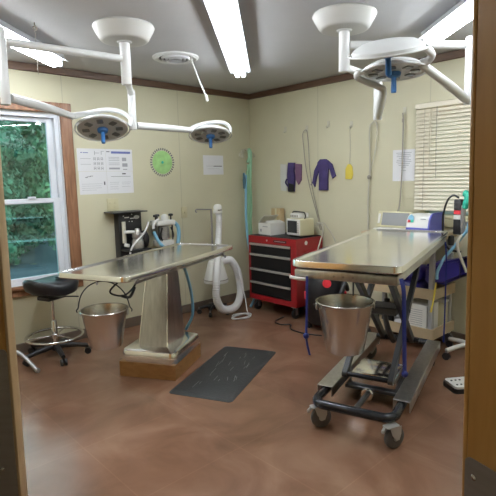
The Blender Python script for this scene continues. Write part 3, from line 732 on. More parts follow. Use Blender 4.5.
wpart('plug', B().box((-.038, -2.023, 1.915), (-.022, -2.007, 1.95), .004, 2), 'cordg', o)
# notice
o = thing('paper_notice', 'white portrait notice taped up left of the blind', 'notice', (0, -2.01, 1.398))
wpart('paper', B().box((-.0025, -2.122, 1.398), (-.0004, -1.906, 1.679)), 'paper', o)
b = B()
for i in range(9):
    wd_ = [.15, .13, .14, .10, .14, .15, .12, .10, .05][i]; z = 1.650-.016*i
    b.box((-.0032, -2.015-wd_/2, z-.0025), (-.0026, -2.015+wd_/2, z+.0025))
b.box((-.0032, -2.04, 1.49), (-.0026, -1.99, 1.494))
wpart('print', b, 'ink', o)
# purple wraps
YZ = Matrix(((0, 0, -1), (-1, 0, 0), (0, 1, 0)))    # outline x -> -y, outline y -> z, depth -> -x
o = thing('fabric_wrap', 'purple fabric wrap with a short mauve flap hung nearer the corner', 'fabric wrap', (-.01, -.675, 1.30))
wpart('main_strap', B().prism([(-.045, -.16), (.04, -.165), (.05, -.03), (.04, .06), (.05, .15), (-.04, .155), (-.055, .02)], .003, .028, YZ, (0, -.67, 1.465)), 'purple', o)
wpart('flap', B().prism([(.055, .14), (.145, .13), (.14, -.04), (.10, -.09), (.06, -.03)], .003, .018, YZ, (0, -.67, 1.465)), 'mauve', o, 'mauve flap')
wpart('strap_end', B().prism([(-.03, -.165), (.05, -.165), (.045, -.085), (-.025, -.07)], .029, .036, YZ, (0, -.67, 1.465)), 'blackp', o)
wpart('tie', B().tube([(-.015, -.60, 1.44), (-.02, -.585, 1.40), (-.02, -.62, 1.36)], .008, 8), 'purple', o)
o = thing('fabric_wrap', 'purple fabric wrap cut like a small shirt with two sleeves', 'fabric wrap', (-.01, -1.11, 1.31))
wpart('body', B().prism([(-.055, -.165), (.055, -.165), (.06, .04), (.07, .13), (.03, .155), (-.04, .155), (-.075, .12), (-.055, .03)], .003, .026, YZ, (0, -1.115, 1.48)), 'purple', o)
wpart('sleeve', B().prism([(.066, .13), (.11, .10), (.155, -.02), (.115, -.045), (.085, .04), (.063, .06)], .004, .022, YZ, (0, -1.115, 1.48)), 'purple', o)
wpart('sleeve', B().prism([(-.07, .12), (-.12, .04), (-.145, -.08), (-.115, -.13), (-.09, -.02), (-.058, .05)], .004, .022, YZ, (0, -1.115, 1.48)), 'purple', o)
wpart('tie', B().tube([(-.012, -1.0, 1.45), (-.015, -.97, 1.40), (-.018, -.95, 1.37)], .006, 6), 'purple', o)
b = B(); b.prism([(-.04, -.15), (.045, -.155), (.05, .14), (-.045, .15), (-.05, 0)], .002, .010, YZ, (0, -.545, 1.46))
single('plastic_bag', 'flat clear plastic bag hung on the wall beside the purple wrap', 'plastic bag', b, 'plasticbag', (0, -.545, 1.31))

# ------------------------------------------------------------------ tool chest
tc_ = thing('tool_chest', 'red rolling tool chest with four black drawers in the corner', 'tool chest', (-.24, -.765, 0))
fx, bx_, ty0, ty1, tz0, tz1 = -.45, -.03, -1.112, -.415, .135, .838
b = B()
b.box((fx+.012, ty0, tz0), (bx_, ty0+.018, tz1)); b.box((fx+.012, ty1-.018, tz0), (bx_, ty1, tz1)); b.box((bx_-.012, ty0+.018, tz0), (bx_, ty1-.018, tz1)); b.box((fx+.012, ty0+.018, tz0), (bx_-.012, ty1-.018, tz0+.012))
b.box((fx, ty0, tz0), (fx+.012, ty0+.075, tz1)); b.box((fx, ty1-.03, tz0), (fx+.012, ty1, tz1)); b.box((fx, ty0+.075, tz0), (fx+.012, ty1-.03, tz0+.055)); b.box((fx, ty0+.075, tz1-.075), (fx+.012, ty1-.03, tz1))
wpart('body', b, 'red', tc_)
wpart('top_mat', B().box((fx+.012, ty0+.012, tz1+.0005), (bx_-.01, ty1-.012, tz1+.005), .002, 1), 'rubber', tc_)
dz = [.762, .640, .470, .320, .192]; dy0, dy1 = ty0+.078, ty1-.033
zs = [(.650, .760), (.488, .646), (.342, .484), (.195, .338)]
for z0, z1 in zs:
    d = wpart('drawer', B().box((fx-.004, dy0, z0), (fx+.35, dy1, z1), .003, 1), 'drawer', tc_)
    wpart('pull', B().box((fx-.020, dy0-.004, z1-.024), (fx-.0042, dy1+.004, z1), .005, 2), 'alu', d)
wpart('lock', B().cyl((fx-.004, -.70, .80), (fx+.001, -.70, .80), .010, n=14), 'alu', tc_)
bd = wpart('badge', B().box((fx-.004, -.98, .788), (fx-.0003, -.80, .812), .001, 1), 'blackp', tc_)
wpart('badge_bar', B().box((fx-.0052, -.965, .797), (fx-.0041, -.815, .803)), 'alu', bd)
wpart('side_handle', B().tube([(-.12, ty0-.001, .70), (-.12, ty0-.028, .70), (-.34, ty0-.028, .70), (-.34, ty0-.001, .70)], .008, 8, 0), 'red', tc_)
wpart('side_sticker', B().cyl((-.30, ty0-.0025, .79), (-.30, ty0-.0003, .79), .022, n=18), 'whiteplas', tc_)
for x in (fx+.06, bx_-.06):
    for y in (ty0+.07, ty1-.07):
        k = wpart('castor', B().cyl((x-.0, y-.013, .052), (x, y+.013, .052), .051, n=22), 'blackp', tc_)
        b = B(); b.box((x-.035, y-.03, .118), (x+.035, y+.03, tz0-.0003)); b.box((x-.016, y-.022, .04), (x+.016, y-.016, .118)); b.box((x-.016, y+.016, .04), (x+.016, y+.022, .118)); wpart('castor_fork', b, 'greymet', k)
ZT = tz1+.0055
# box and monitor on the chest
bx = thing('tissue_carton', 'open white carton with raised flaps on the tool chest', 'carton', (-.25, -.58, ZT), -8)
b = B(); L_, W_, h_ = .22, .20, .125; t = .004
b.box((-W_/2, -L_/2, 0), (W_/2, L_/2, t)); b.box((-W_/2, -L_/2, t), (-W_/2+t, L_/2, h_)); b.box((W_/2-t, -L_/2, t), (W_/2, L_/2, h_)); b.box((-W_/2+t, -L_/2, t), (W_/2-t, -L_/2+t, h_)); b.box((-W_/2+t, L_/2-t, t), (W_/2-t, L_/2, h_))
part('box_body', b, 'whiteplas', bx)
part('flap', B().box((-.10, -.065, -.002), (.10, .065, .002), rot=Euler((math.radians(-38), 0, 0))), 'whiteplas', bx).location = (0, .055, h_+.040)
part('flap', B().box((-.10, -.05, -.002), (.10, .05, .002), rot=Euler((math.radians(12), 0, 0))), 'whiteplas', bx).location = (0, -.060, h_+.013)
part('contents', B().box((-.09, -.10, .01), (.09, .10, .11), .02, 2), 'ivory', bx)
b = B(); b.box((-.1025, -.06, .085), (-.1003, .03, .093)); b.box((-.1025, .05, .03), (-.1003, .075, .06)); part('print', b, 'ink', bx)
cbx = thing('cardboard_piece', 'tan cardboard box standing against the wall behind the carton', 'cardboard box', (-.07, -.52, ZT))
b = B(); b.box((-.10, -.575, ZT), (-.032, -.43, ZT+.27), .002, 1); wpart('box_body', b, 'card', cbx); wpart('tape', B().box((-.102, -.515, ZT+.06), (-.1003, -.49, ZT+.27)), 'ivory', cbx)
mo = thing('patient_monitor', 'white patient monitor with a dark screen on the tool chest', 'monitor', (-.235, -.985, ZT), 172)
# local +x faces away from wall after rotation (rotated 180): screen on +x
b = B(); b.box((-.10, -.105, .012), (.095, .105, .190), .016, 3); part('case', b, 'ivory', mo)
for y in (-.07, .07): part('foot', B().box((-.09, y-.02, 0), (.08, y+.02, .0118), .003, 1), 'blackp', mo)
b = B(); b.box((.088, -.102, .020), (.108, .102, .188), .012, 2); bz = part('bezel', b, 'whiteplas', mo)
part('screen', B().box((.1082, -.080, .045), (.1105, .070, .170), .002, 1), 'screen', bz)
b = B()
for i in range(5): b.box((.1082, .078, .05+i*.022), (.111, .092, .064+i*.022), .002, 1)
part('keys', b, 'cordg', bz)
part('top_unit', B().box((-.07, -.085, .1903), (.07, .055, .245), .010, 2), 'whiteplas', mo)
b = B()
for i in range(5): b.box((.0703, -.075+i*.025, .205), (.073, -.058+i*.025, .227), .001, 1)
part('top_keys', b, 'cordg', mo)
part('carry_handle', B().tube([(.02, .088, .190), (.02, .10, .215), (.02, .085, .250), (.02, .03, .256), (.02, -.085, .256), (.02, -.10, .225), (.02, -.095, .190)], .007, 8), 'blackp', mo)
b = B(); b.tube([(-.10, -1.09, .98), (-.10, -1.16, .97), (-.12, -1.19, .90), (-.16, -1.185, .80), (-.18, -1.165, .70)], .007, 8); b.tube([(-.12, -1.09, .95), (-.10, -1.17, .985), (-.07, -1.22, .92), (-.05, -1.27, .84), (-.04, -1.30, .75)], .005, 8)
single('monitor_cable', 'cream monitor cables hanging down the tool chest side', 'cable', b, 'cordw', (-.1, -1.15, .7))

# ------------------------------------------------------------------ shop vacuum
vc = thing('shop_vacuum', 'black shop vacuum with red latches between chest and steel bucket', 'vacuum cleaner', (-.43, -1.455, 0))
c = (-.43, -1.455, 0)
wpart('tank', B().lathe([(0, .06), (.15, .06), (.165, .08), (.18, .30), (.185, .315), (.185, .33), (0, .33)], c=c, n=36), 'blackp', vc)
wpart('motor_head', B().lathe([(.186, .3305), (.19, .345), (.188, .41), (.175, .49), (.145, .555), (.09, .60), (0, .615)], c=c, n=36), 'blackp', vc)
d_ = V((-.72, -.69, 0)).normalized(); sd = V((-d_.y, d_.x, 0))
mm = Matrix((sd, V((0, 0, 1)), d_)).transposed()
p = V(c)+d_*.176+V((0, 0, .475))
b = B(); b.lathe([(.040, -.045), (.042, 0), (.038, .010), (0, .012)], c=p, n=24, mtx=mm); wpart('dial', b, 'redp', vc, 'red dial')
for sx in (-1, 1):
    q = V(c)+d_*.10*0+sd*sx*.188+d_*.03+V((0, 0, .335)); b = B(); b.box((-.028, -.012, -.035), (.028, .012, .035), .006, 2)
    for v in b.bm.verts: v.co = Matrix((d_, sd, V((0, 0, 1)))).transposed() @ v.co+q
    wpart('latch', b, 'redp', vc, 'red latch')
wpart('carry_handle', B().tube([V(c)+sd*.10+V((0, 0, .575)), V(c)+sd*.09+V((0, 0, .63)), V(c)+V((0, 0, .65)), V(c)-sd*.09+V((0, 0, .63)), V(c)-sd*.10+V((0, 0, .575))], .014, 10), 'blackp', vc)
wpart('hose', B().tube([V(c)+d_*.18+V((0, 0, .25)), V(c)+d_*.25+V((0, 0, .26)), V(c)+d_*.255+sd*.10+V((0, 0, .36)), V(c)+d_*.20+sd*.16+V((0, 0, .48)), V(c)+d_*.10+sd*.20+V((0, 0, .40))], .020, 12), 'darkmet', vc)
for i in range(4):
    a = PI/4+PI/2*i; q = V(c)+V((.15*math.cos(a), .15*math.sin(a), 0))
    k = wpart('castor', B().cyl(q+V((-.012, 0, .025)), q+V((.012, 0, .025)), .0245, n=16), 'blackp', vc)
    wpart('castor_stem', B().box(q+V((-.018, -.018, .048)), q+V((.018, .018, .066)), .004, 1), 'blackp', k)
b = B(); b.tube([(-.44, -.92, .007), (-.62, -.97, .007), (-.66, -1.08, .007), (-.60, -1.16, .007), (-.70, -1.25, .007), (-.72, -1.42, .007), (-.66, -1.60, .007)], .006, 8)
single('extension_cord', 'black cord lying on the floor in front of the tool chest', 'cord', b, 'blackp', (-.62, -.97, 0))

# ------------------------------------------------------------------ utility cart with equipment
ct = thing('utility_cart', 'beige plastic utility cart standing behind the wheeled table', 'cart', (-.24, -2.21, 0))
cx0, cx1, cy0, cy1 = -.44, -.05, -2.545, -1.86
def shelf(zt, dep):
    b = B(); b.box((cx0, cy0, zt-dep), (cx1, cy1, zt-dep+.016)); b.box((cx0, cy0, zt-dep+.016), (cx0+.016, cy1, zt)); b.box((cx1-.016, cy0, zt-dep+.016), (cx1, cy1, zt)); b.box((cx0+.016, cy0, zt-dep+.016), (cx1-.016, cy0+.016, zt)); b.box((cx0+.016, cy1-.016, zt-dep+.016), (cx1-.016, cy1, zt))
    return b
wpart('shelf', shelf(.135+.075, .085), 'cart', ct); wpart('shelf', shelf(.475+.065, .085), 'cart', ct); wpart('shelf', B().box((cx0, cy0, .930), (cx1, cy1, .972), .008, 2), 'cart', ct)
for x, y in ((cx0+.036, cy0+.036), (cx1-.036, cy0+.036), (cx0+.036, cy1-.036), (cx1-.036, cy1-.036)):
    b = B()
    for za, zb in ((.1415, .4545), (.4715, .9295)): b.box((x-.019, y-.019, za), (x+.019, y+.019, zb), .004, 1)
    wpart('post', b, 'cartpost', ct)
    k = wpart('castor', B().cyl((x-.014, y, .051), (x+.014, y, .051), .05, n=20), 'castor', ct); wpart('castor_fork', B().box((x-.022, y-.02, .102), (x+.022, y+.02, .1248), .004, 1), 'fork', k)
ZC = .9725
lp = thing('screen_unit', 'grey flat screen in a white frame on the utility cart', 'screen', (-.22, -2.045, ZC), 180)
def tilt(b, ang, z0=0):
    m = Matrix.Rotation(math.radians(ang), 3, 'Y')
    for v in b.bm.verts: v.co = m @ v.co
    return b
part('base', B().box((-.09, -.14, 0), (.10, .14, .018), .006, 2), 'whiteplas', lp)
fr = part('frame', tilt(B().box((-.012, -.165, .022), (.012, .165, .165), .008, 2), -14), 'ivory', lp)
part('display', tilt(B().box((.0122, -.115, .038), (.0145, .145, .152), .001, 1), -14), 'screeng', fr)
part('side_controls', tilt(B().box((.0122, -.155, .05), (.020, -.13, .14), .004, 1), -14), 'whiteplas', fr)
ec = thing('bench_machine', 'blue and white bench machine with a small coloured emblem, on cart', 'bench machine', (-.20, -2.315, ZC), 180)
m_ = Matrix(((1, 0, 0), (0, 0, -1), (0, 1, 0)))
b = B(); o_ = [(-.13, 0), (.10, 0), (.115, .03), (.10, .10), (.075, .135), (.03, .150), (-.10, .150), (-.13, .12)]
b.prism(o_, -.105, .092, m_); part('case', b, 'whiteplas', ec)
for s_ in (-1,):
    o_ = [(-.14, 0), (.118, 0), (.128, .035), (.112, .11), (.082, .148), (.035, .163), (-.10, .163), (-.14, .13)]
    b = B(); b.prism(o_, s_*.1052, s_*.119, m_); part('side_cheek', b, 'blueplas', ec, 'blue end cheek')
b = B(); b.box((.095, -.091, 0), (.122, .104, .042), .003, 1); part('front_base', b, 'blueplas', ec, 'blue front base')
em = Matrix.Rotation(math.radians(-13), 3, 'Y')
def front(o2, m, name): 
    b = B(); mt2 = em @ Matrix(((0, 0, 1), (1, 0, 0), (0, 1, 0)))
    b.prism(o2, .1125, .1170, mt2, (0.0088, 0, .0)); part(name, b, m, ec)
front([(-.085, .082), (-.027, .082), (-.035, .112), (-.056, .128), (-.077, .112)], 'bluehose', 'emblem')
front([(-.082, .06), (-.059, .06), (-.059, .082), (-.082, .082)], 'redp', 'emblem'); front([(-.057, .06), (-.030, .06), (-.030, .082), (-.057, .082)], 'teal', 'emblem')
front([(.03, .088), (.075, .088), (.075, .094), (.03, .094)], 'ink', 'print')
# mid shelf: purple pads and bag
ZM = .4725
b = B()
def cushion(b, lo, hi, bev): b.box(lo, hi, bev, 4)
o = thing('vinyl_pad', 'purple folded vinyl pad on the middle shelf, lower of two', 'pad', (-.27, -2.22, ZM))
b = B(); cushion(b, (-.415, -2.40, ZM), (-.11, -1.93, ZM+.105), .045); wpart('pad', b, 'purplev', o); wpart('piping', B().tube([(-.417, -2.37, ZM+.05), (-.419, -2.2, ZM+.052), (-.417, -1.94, ZM+.05)], .006, 8), 'purplev', o)
o = thing('vinyl_pad', 'purple folded vinyl pad on the middle shelf, upper of two', 'pad', (-.27, -2.22, ZM+.106))
b = B(); cushion(b, (-.42, -2.42, ZM+.106), (-.12, -1.94, ZM+.215), .05); wpart('pad', b, 'purplev', o); wpart('piping', B().tube([(-.422, -2.37, ZM+.16), (-.424, -2.2, ZM+.162), (-.422, -1.94, ZM+.16)], .006, 8), 'purplev', o)
o = thing('vinyl_bag', 'dark purple open bag sticking out past the cart post', 'bag', (-.28, -2.55, ZM+.15))
R1 = [(-.375, -2.44, ZM+.10), (-.375, -2.44, ZM+.255), (-.125, -2.44, ZM+.26), (-.125, -2.44, ZM+.10)]; R2 = [(-.37, -2.58, ZM+.105), (-.36, -2.58, ZM+.29), (-.125, -2.58, ZM+.29), (-.125, -2.58, ZM+.10)]; R3 = [(-.345, -2.70, ZM+.175), (-.335, -2.70, ZM+.325), (-.16, -2.70, ZM+.33), (-.15, -2.70, ZM+.17)]
I3 = [(-.332, -2.70, ZM+.19), (-.325, -2.70, ZM+.312), (-.172, -2.70, ZM+.316), (-.164, -2.70, ZM+.184)]; I2 = [(x, y+.07, z-.03) for x, y, z in I3]
b = B(); b.loft([R1, R2, R3, I3, I2]); bmesh.ops.bevel(b.bm, geom=[e for e in b.bm.edges if abs((e.verts[0].co-e.verts[1].co).normalized().y) > .8], offset=.02, segments=3, affect='EDGES'); wpart('bag', b, 'purplev', o)
wpart('lining', B().box((-.322, -2.636, ZM+.16), (-.176, -2.632, ZM+.275)), 'inner', o)
o = thing('yellow_tie', 'yellow tie hanging from the cart beside its grey post', 'cord', (-.47, -2.55, .36))
wpart('cord', B().tube([(-.465, -2.572, .61), (-.463, -2.565, .55), (-.462, -2.55, .44), (-.462, -2.536, .365)], [.005, .008, .007, .009], 8), 'yellow', o)
# lower shelf
ZL = .1417
o = thing('white_box', 'white box with a printed front on the lower cart shelf', 'box', (-.30, -2.37, ZL))
wpart('box_body', B().box((-.41, -2.475, ZL), (-.20, -2.275, ZL+.25), .004, 1), 'whiteplas', o)
b = B()
for i in range(9): b.box((-.4115, -2.44, ZL+.06+i*.018), (-.4102, -2.33, ZL+.064+i*.018))
wpart('print', b, 'ink', o)
o = thing('storage_bin', 'cream storage bin at the end of the lower cart shelf', 'bin', (-.12, -2.45, ZL))
wpart('bin_body', B().box((-.19, -2.52, ZL), (-.115, -2.30, ZL+.24), .012, 2), 'ivory', o); wpart('lid', B().box((-.194, -2.523, ZL+.2403), (-.111, -2.296, ZL+.262), .006, 2), 'whiteplas', o)
def bottle(x, y, r, h, m, label, lid='blackp', name='bottle'):
    o = thing(name, label, 'jar' if name == 'jar' else 'bottle', (x, y, ZL))
    part('body', B().lathe([(0, 0), (r*.92, 0), (r, .008), (r, h*.78), (r*.75, h*.86), (r*.5, h*.88), (0, h*.88)], n=20), m, o)
    part('cap', B().lathe([(r*.56, h*.8805), (r*.56, h*.99), (r*.5, h), (0, h)], n=16), lid, o)
bottle(-.33, -2.19, .045, .135, 'greymet', 'grey metal canister on the lower cart shelf beside white box', 'greymet', 'jar')
bottle(-.31, -2.08, .04, .16, 'blackp', 'black bottle on the lower cart shelf behind scissor bars')
bottle(-.22, -2.0, .045, .20, 'darkmet', 'tall dark bottle at the back of the lower cart shelf')
bottle(-.35, -1.96, .036, .12, 'blackp', 'short black bottle near the left end of the lower shelf')
b = B(); b.prism([(-.05, 0), (.05, .0), (.04, .08), (-.03, .10)], -.001, .001, Matrix(((.3, 0, .95), (1, 0, 0), (0, 1, .2))), (-.405, -2.22, ZL+.002))
single('paper_slip', 'crumpled white paper slip leaning beside the grey canister', 'paper', b, 'paper', (-.405, -2.22, ZL))

# rolling stand with cautery holder at the right
st = thing('equipment_stand', 'white wheeled stand holding the black device beside the blind', 'stand', (-.25, -2.74, 0))
S = V((-.25, -2.76, 0))
wpart('pole', B().cyl(S+V((0, 0, .09)), S+V((0, 0, 1.20)), .014, n=14), 'whiteplas', st)
for i in range(4):
    a = math.radians(65+90*i); q = S+V((.22*math.cos(a), .22*math.sin(a), 0))
    l = wpart('leg', B().tube([S+V((0, 0, .10)), S+V((.10*math.cos(a), .10*math.sin(a), .095)), q+V((0, 0, .075))], .018, 10), 'whiteplas', st)
    wpart('castor', B().cyl(q+V((-.012, 0, .03)), q+V((.012, 0, .03)), .0295, n=16), 'blackp', l); wpart('castor_stem', B().cyl(q+V((0, 0, .057)), q+V((0, 0, .078)), .009, n=8), 'greymet', l)
dv = thing('cautery_holder', 'black instrument holder with a red stripe and a green handpiece', 'instrument holder', S+V((-.03, .06, .95)))
K = V((-.30, -2.655, .03))
wpart('body', B().box(K+V((-.025, -.035, .95)), K+V((.03, .03, 1.225)), .010, 2), 'blackp', dv)
wpart('stripe', B().box(K+V((-.0275, -.030, 1.11)), K+V((-.0253, .025, 1.14)), .001, 1), 'redp', dv, 'red label stripe')
wpart('white_stripe', B().box(K+V((-.0275, -.030, 1.07)), K+V((-.0253, .025, 1.105)), .001, 1), 'whiteplas', dv)
wpart('grip', B().tube([K+V((-.028, -.055, .965)), K+V((-.03, -.05, 1.05)), K+V((-.03, -.052, 1.18))], .018, 12), 'greymet', dv)
wpart('green_handpiece', B().tube([K+V((-.03, -.06, 1.16)), K+V((-.035, -.075, 1.20)), K+V((-.03, -.08, 1.25)), K+V((-.02, -.06, 1.275)), K+V((-.015, -.045, 1.25))], [.022, .026, .026, .022, .012], 12), 'teal', dv, 'green handpiece')
wpart('arm_clamp', B().box(K+V((.0, -.12, 1.02)), K+V((.03, -.036, 1.05)), .004, 1), 'greymet', dv)
o = single('coiled_hose', 'light blue hose draped from the stand towards the table corner', 'hose', B().tube([(-.345, -2.765, 1.10), (-.345, -2.745, 1.02), (-.33, -2.69, .95), (-.38, -2.645, .865), (-.43, -2.61, .80), (-.455, -2.60, .755), (-.475, -2.585, .70), (-.47, -2.58, .64)], .012, 10, 8), 'bluehose', (-.43, -2.61, .74))
single('black_cable_loop', 'black cable looping down from the instrument holder', 'cable', B().tube([(-.30, -2.655, 1.266), (-.30, -2.61, 1.285), (-.30, -2.565, 1.24), (-.29, -2.53, 1.12), (-.29, -2.535, .98), (-.31, -2.565, .90), (-.34, -2.62, .86), (-.33, -2.70, .85)], .008, 8), 'blackp', (-.3, -2.58, 1.25))
single('grey_hose', 'pale grey hose hanging beside the blue hose at the stand', 'hose', B().tube([(-.31, -2.715, 1.0), (-.37, -2.69, .94), (-.385, -2.70, .87), (-.37, -2.73, .78), (-.36, -2.76, .70)], .011, 8), 'cordw', (-.3, -2.66, .82))
# cables hanging below table corner
single('cream_cable', 'cream cable sagging below the far corner of the wheeled table', 'cable', B().tube([(-.47, -2.50, .93), (-.45, -2.52, .84), (-.45, -2.46, .76), (-.46, -2.40, .745), (-.46, -2.34, .77)], .008, 8), 'cordw', (-.46, -2.4, .75))
# foot pedal
fp = thing('foot_pedal', 'white and black foot pedal on the floor by the right door', 'foot pedal', (-.86, -2.985, 0), -35)
part('base', B().prism(rrect(.24, .17, .03), 0, .03), 'blackp', fp); part('top_plate', B().prism(rrect(.225, .155, .028), .0303, .045), 'whiteplas', fp)
for x in (-.08, -.05, -.02):
    for y in (-.04, .03): part('stud', B().cyl((x, y, .0453), (x, y, .049), .007, n=10), 'blackp', fp)

# ------------------------------------------------------------------ pedestal table
pl = single('table_plinth', 'brown plywood plinth box under the steel pedestal table', 'plinth', B(), 'plinth', (-2.077, -1.125, 0)) if False else None
b = B(); b.box((-.258, -.228, 0), (.258, .228, .118), .003, 1)
pl = bpy.data.objects.new('table_plinth', b.make('table_plinth', 'plinth')); COL.objects.link(pl); pl.location = (-2.077, -1.125, 0); pl.rotation_euler = (0, 0, math.radians(31.5)); tag(pl, 'brown wooden plinth box raising the steel pedestal table', 'plinth')
def tray(b, L_, W_, r, z0, z1, rim, dep, n=8):
    def ring(l, w_, rr, z): return [(x, y, z) for x, y in rrect(l, w_, rr, n)]
    b.loft([ring(L_-.012, W_-.012, r-.006, z0), ring(L_, W_, r, z0+.006), ring(L_, W_, r, z1-.005), ring(L_-.006, W_-.006, r-.003, z1), ring(L_-rim*2, W_-rim*2, max(.01, r-rim), z1),
            ring(L_-rim*2-.016, W_-rim*2-.016, max(.008, r-rim-.008), z1-dep)])
    return b
t1 = thing('exam_table', 'steel pedestal examination table beside the window with bucket at its end', 'exam table', (-2.065, -1.125, .1183), 23)
def zz(z): return z-.1183
part('tabletop', tray(B(), 1.53, .57, .055, zz(.838), zz(.876), .018, .010), 'steel', t1)
b = B(); b.box((-.40, -.16, zz(.80)), (.40, .16, zz(.8375)), .004, 1); part('underframe', b, 'steelb', t1)
for s_ in (-1, 1):
    r_ = part('side_rail', B().box((-.62, s_*.235-.007, zz(.800)), (.66, s_*.235+.007, zz(.818)), .003, 1), 'steelb', t1)
    b = B()
    for x in (-.6, -.2, .2, .64): b.box((x-.008, s_*.235-.006, zz(.8185)), (x+.008, s_*.235+.006, zz(.8375)))
    part('rail_spacer', b, 'steelb', r_)
pm = Matrix.Rotation(math.radians(8.5), 3, 'Z')
def prot(b, off=(-.010, -.004)):
    for v in b.bm.verts: v.co = pm @ v.co+V((off[0], off[1], 0))
    return b
b = B()
def rr(l, w_, r, z, dx=0): return [(x+dx, y, z) for x, y in rrect(l, w_, r, 6)]
b.loft([rr(.505, .445, .05, 0), rr(.51, .45, .055, .012), rr(.51, .45, .055, .062), rr(.495, .435, .05, .082), rr(.46, .40, .045, .092)])
part('base_cover', prot(b), 'steel', t1)
b = B(); b.loft([rr(.33, .235, .006, .0925, .01), [(x, y-.018, z) for x, y, z in rr(.19, .168, .006, zz(.7995), .032)]])
cl = part('pedestal_cover', prot(b), 'steelb', t1)
b = B()
for s_ in (-1, 1): b.loft([[(x, y, z) for x, y, z in ((-.1555, s_*.117-.004, .096), (-.1600, s_*.117-.004, .096), (-.1600, s_*.117+.004, .096), (-.1555, s_*.117+.004, .096))], [(-.063, s_*.0835-.022, zz(.795)), (-.0675, s_*.0835-.022, zz(.795)), (-.0675, s_*.0835-.014, zz(.795)), (-.063, s_*.0835-.014, zz(.795))]])
part('corner_trim', prot(b), 'steel', cl)
part('edge_hook', B().tube([(-.744, -.04, zz(.838)), (-.744, -.04, zz(.822)), (-.740, -.04, zz(.812)), (-.733, -.04, zz(.815)), (-.732, -.04, zz(.823))], .0035, 8), 'greymet', t1)
part('corner_clip', B().box((-.66, .20, zz(.815)), (-.58, .24, zz(.837)), .004, 1), 'blackp', t1)
part('tie_down_cleat', B().tube([(.60, -.235, zz(.815)), (.60, -.26, zz(.80)), (.62, -.262, zz(.785)), (.65, -.25, zz(.79))], .008, 8), 'greymet', t1)
# table cables
def W1(x, y, z):
    a = math.radians(23); return V((-2.05+math.cos(a)*x-math.sin(a)*y, -1.13+math.sin(a)*x+math.cos(a)*y, z))
b = B(); b.tube([W1(-.42, .02, .83), W1(-.50, -.02, .80), W1(-.60, .0, .73), W1(-.52, -.03, .685), W1(-.42, -.03, .70), W1(-.38, -.05, .75), W1(-.36, -.06, .785)], .0065, 8)
b.tube([W1(-.52, -.03, .685), W1(-.46, -.05, .665), W1(-.40, -.05, .72)], .010, 8)
single('pedal_cable', 'black cable looped under the pedestal table beside its column', 'cable', b, 'blackp', W1(-.5, 0, .8))
b = B(); b.tube([W1(.13, -.12, .79), W1(.16, -.128, .72), W1(.23, -.118, .58), W1(.275, -.105, .45), W1(.295, -.085, .33), W1(.31, -.01, .20)], .012, 10, 8)
single('pale_blue_tube', 'pale blue tube curving down beside the steel pedestal column', 'hose', b, 'bluehose', W1(.28, -.07, .4))

# ------------------------------------------------------------------ wheeled scissor-lift table
t2 = thing('lift_table', 'wheeled stainless scissor-lift table with dark crossed legs', 'exam table', (-1.31, -2.62, 0), 17.5)
part('tabletop', tray(B(), 1.67, .575, .05, .982, 1.02, .020, .009), 'steel', t2)
b = B(); b.box((-.80, -.262, .972), (.80, .262, .9817)); part('spacer', b, 'inner', t2)
b = B()
b.box((-.82, -.268, .925), (-.79, .268, .9717), .006, 2); b.box((.79, -.268, .925), (.82, .268, .9717), .006, 2)
for s_ in (-1, 1): b.box((-.79, s_*.253-.015, .925), (.79, s_*.253+.015, .9717), .004, 1)
for x in (-.45, .0, .45): b.box((x-.02, -.238, .935), (x+.02, .238, .9717))
sf = part('subframe', b, 'steelb', t2)
for y in (-.05, .05, .0): part('bolt', B().cyl((-.8205, y, .948), (-.824, y, .948), .006, n=10), 'greymet', sf)
part('bumper', B().tube([(-.835, .285, .930), (-.842, .24, .926), (-.832, .20, .923)], .009, 12), 'whiteplas', t2, 'white plastic end bumper')
def bar(x0, z0, x1, z1, y, w_=.044, th=.030):
    d = V((x1-x0, 0, z1-z0)); L_ = d.length; d.normalize(); n_ = V((-d.z, 0, d.x))
    o = []
    for s_, a0 in ((1, -PI/2), (-1, PI/2)):
        for i in range(9):
            a = a0+PI*i/8; o.append((s_*0+math.cos(a)*w_/2+(L_ if s_ > 0 else 0), math.sin(a)*w_/2))
    mt_ = Matrix((d, n_, V((0, 1, 0)))).transposed()
    return B().prism(o, -th/2, th/2, mt_, (x0, y, z0))
for s_, y in ((1, .125), (-1, -.150)):
    part('scissor_bar', bar(-.40, .262, .46, .905, y), 'darkmet', t2)
    part('scissor_bar', bar(.40, .262, -.38, .905, y-s_*.036), 'darkmet', t2)
part('pivot_rod', B().cyl((0.02, -.17, .58), (0.02, .145, .58), .013, n=14), 'darkmet', t2)
for x, z in ((-.40, .262), (.40, .262), (.46, .905), (-.38, .905)): part('cross_rod', B().cyl((x, -.165, z), (x, .14, z), .015, n=14), 'blacktube', t2)
part('upper_bracket', B().box((-.42, -.12, .865), (.10, .10, .885), .004, 1), 'steelb', t2)
part('actuator_arm', B().tube([(.32, .0, .265), (.15, .0, .40), (.02, .0, .565)], [.02, .02, .014], 12, 2), 'darkmet', t2)
b = B(); b.box((-.06, -.10, .555), (.10, .075, .605), .006, 1); part('torsion_plate', b, 'darkmet', t2)
for s_ in (-1, 1):
    yc = s_*.228
    b = B(); b.box((-.475, yc-.048, .186), (.66, yc+.048, .193), .002, 1); b.box((-.475, yc-.048, .130), (.66, yc-.043, .186)); b.box((-.475, yc+.043, .130), (.66, yc+.048, .186))
    part('base_channel', b, 'steelb', t2)
u = [(-.36, -.222, .158), (-.54, -.222, .158), (-.605, -.218, .158), (-.645, -.18, .158), (-.650, -.10, .158), (-.650, .12, .158), (-.647, .195, .158), (-.605, .228, .158), (-.53, .232, .158), (-.36, .226, .158)]
part('bumper_tube', B().tube(u, .026, 16, 8), 'blacktube', t2)
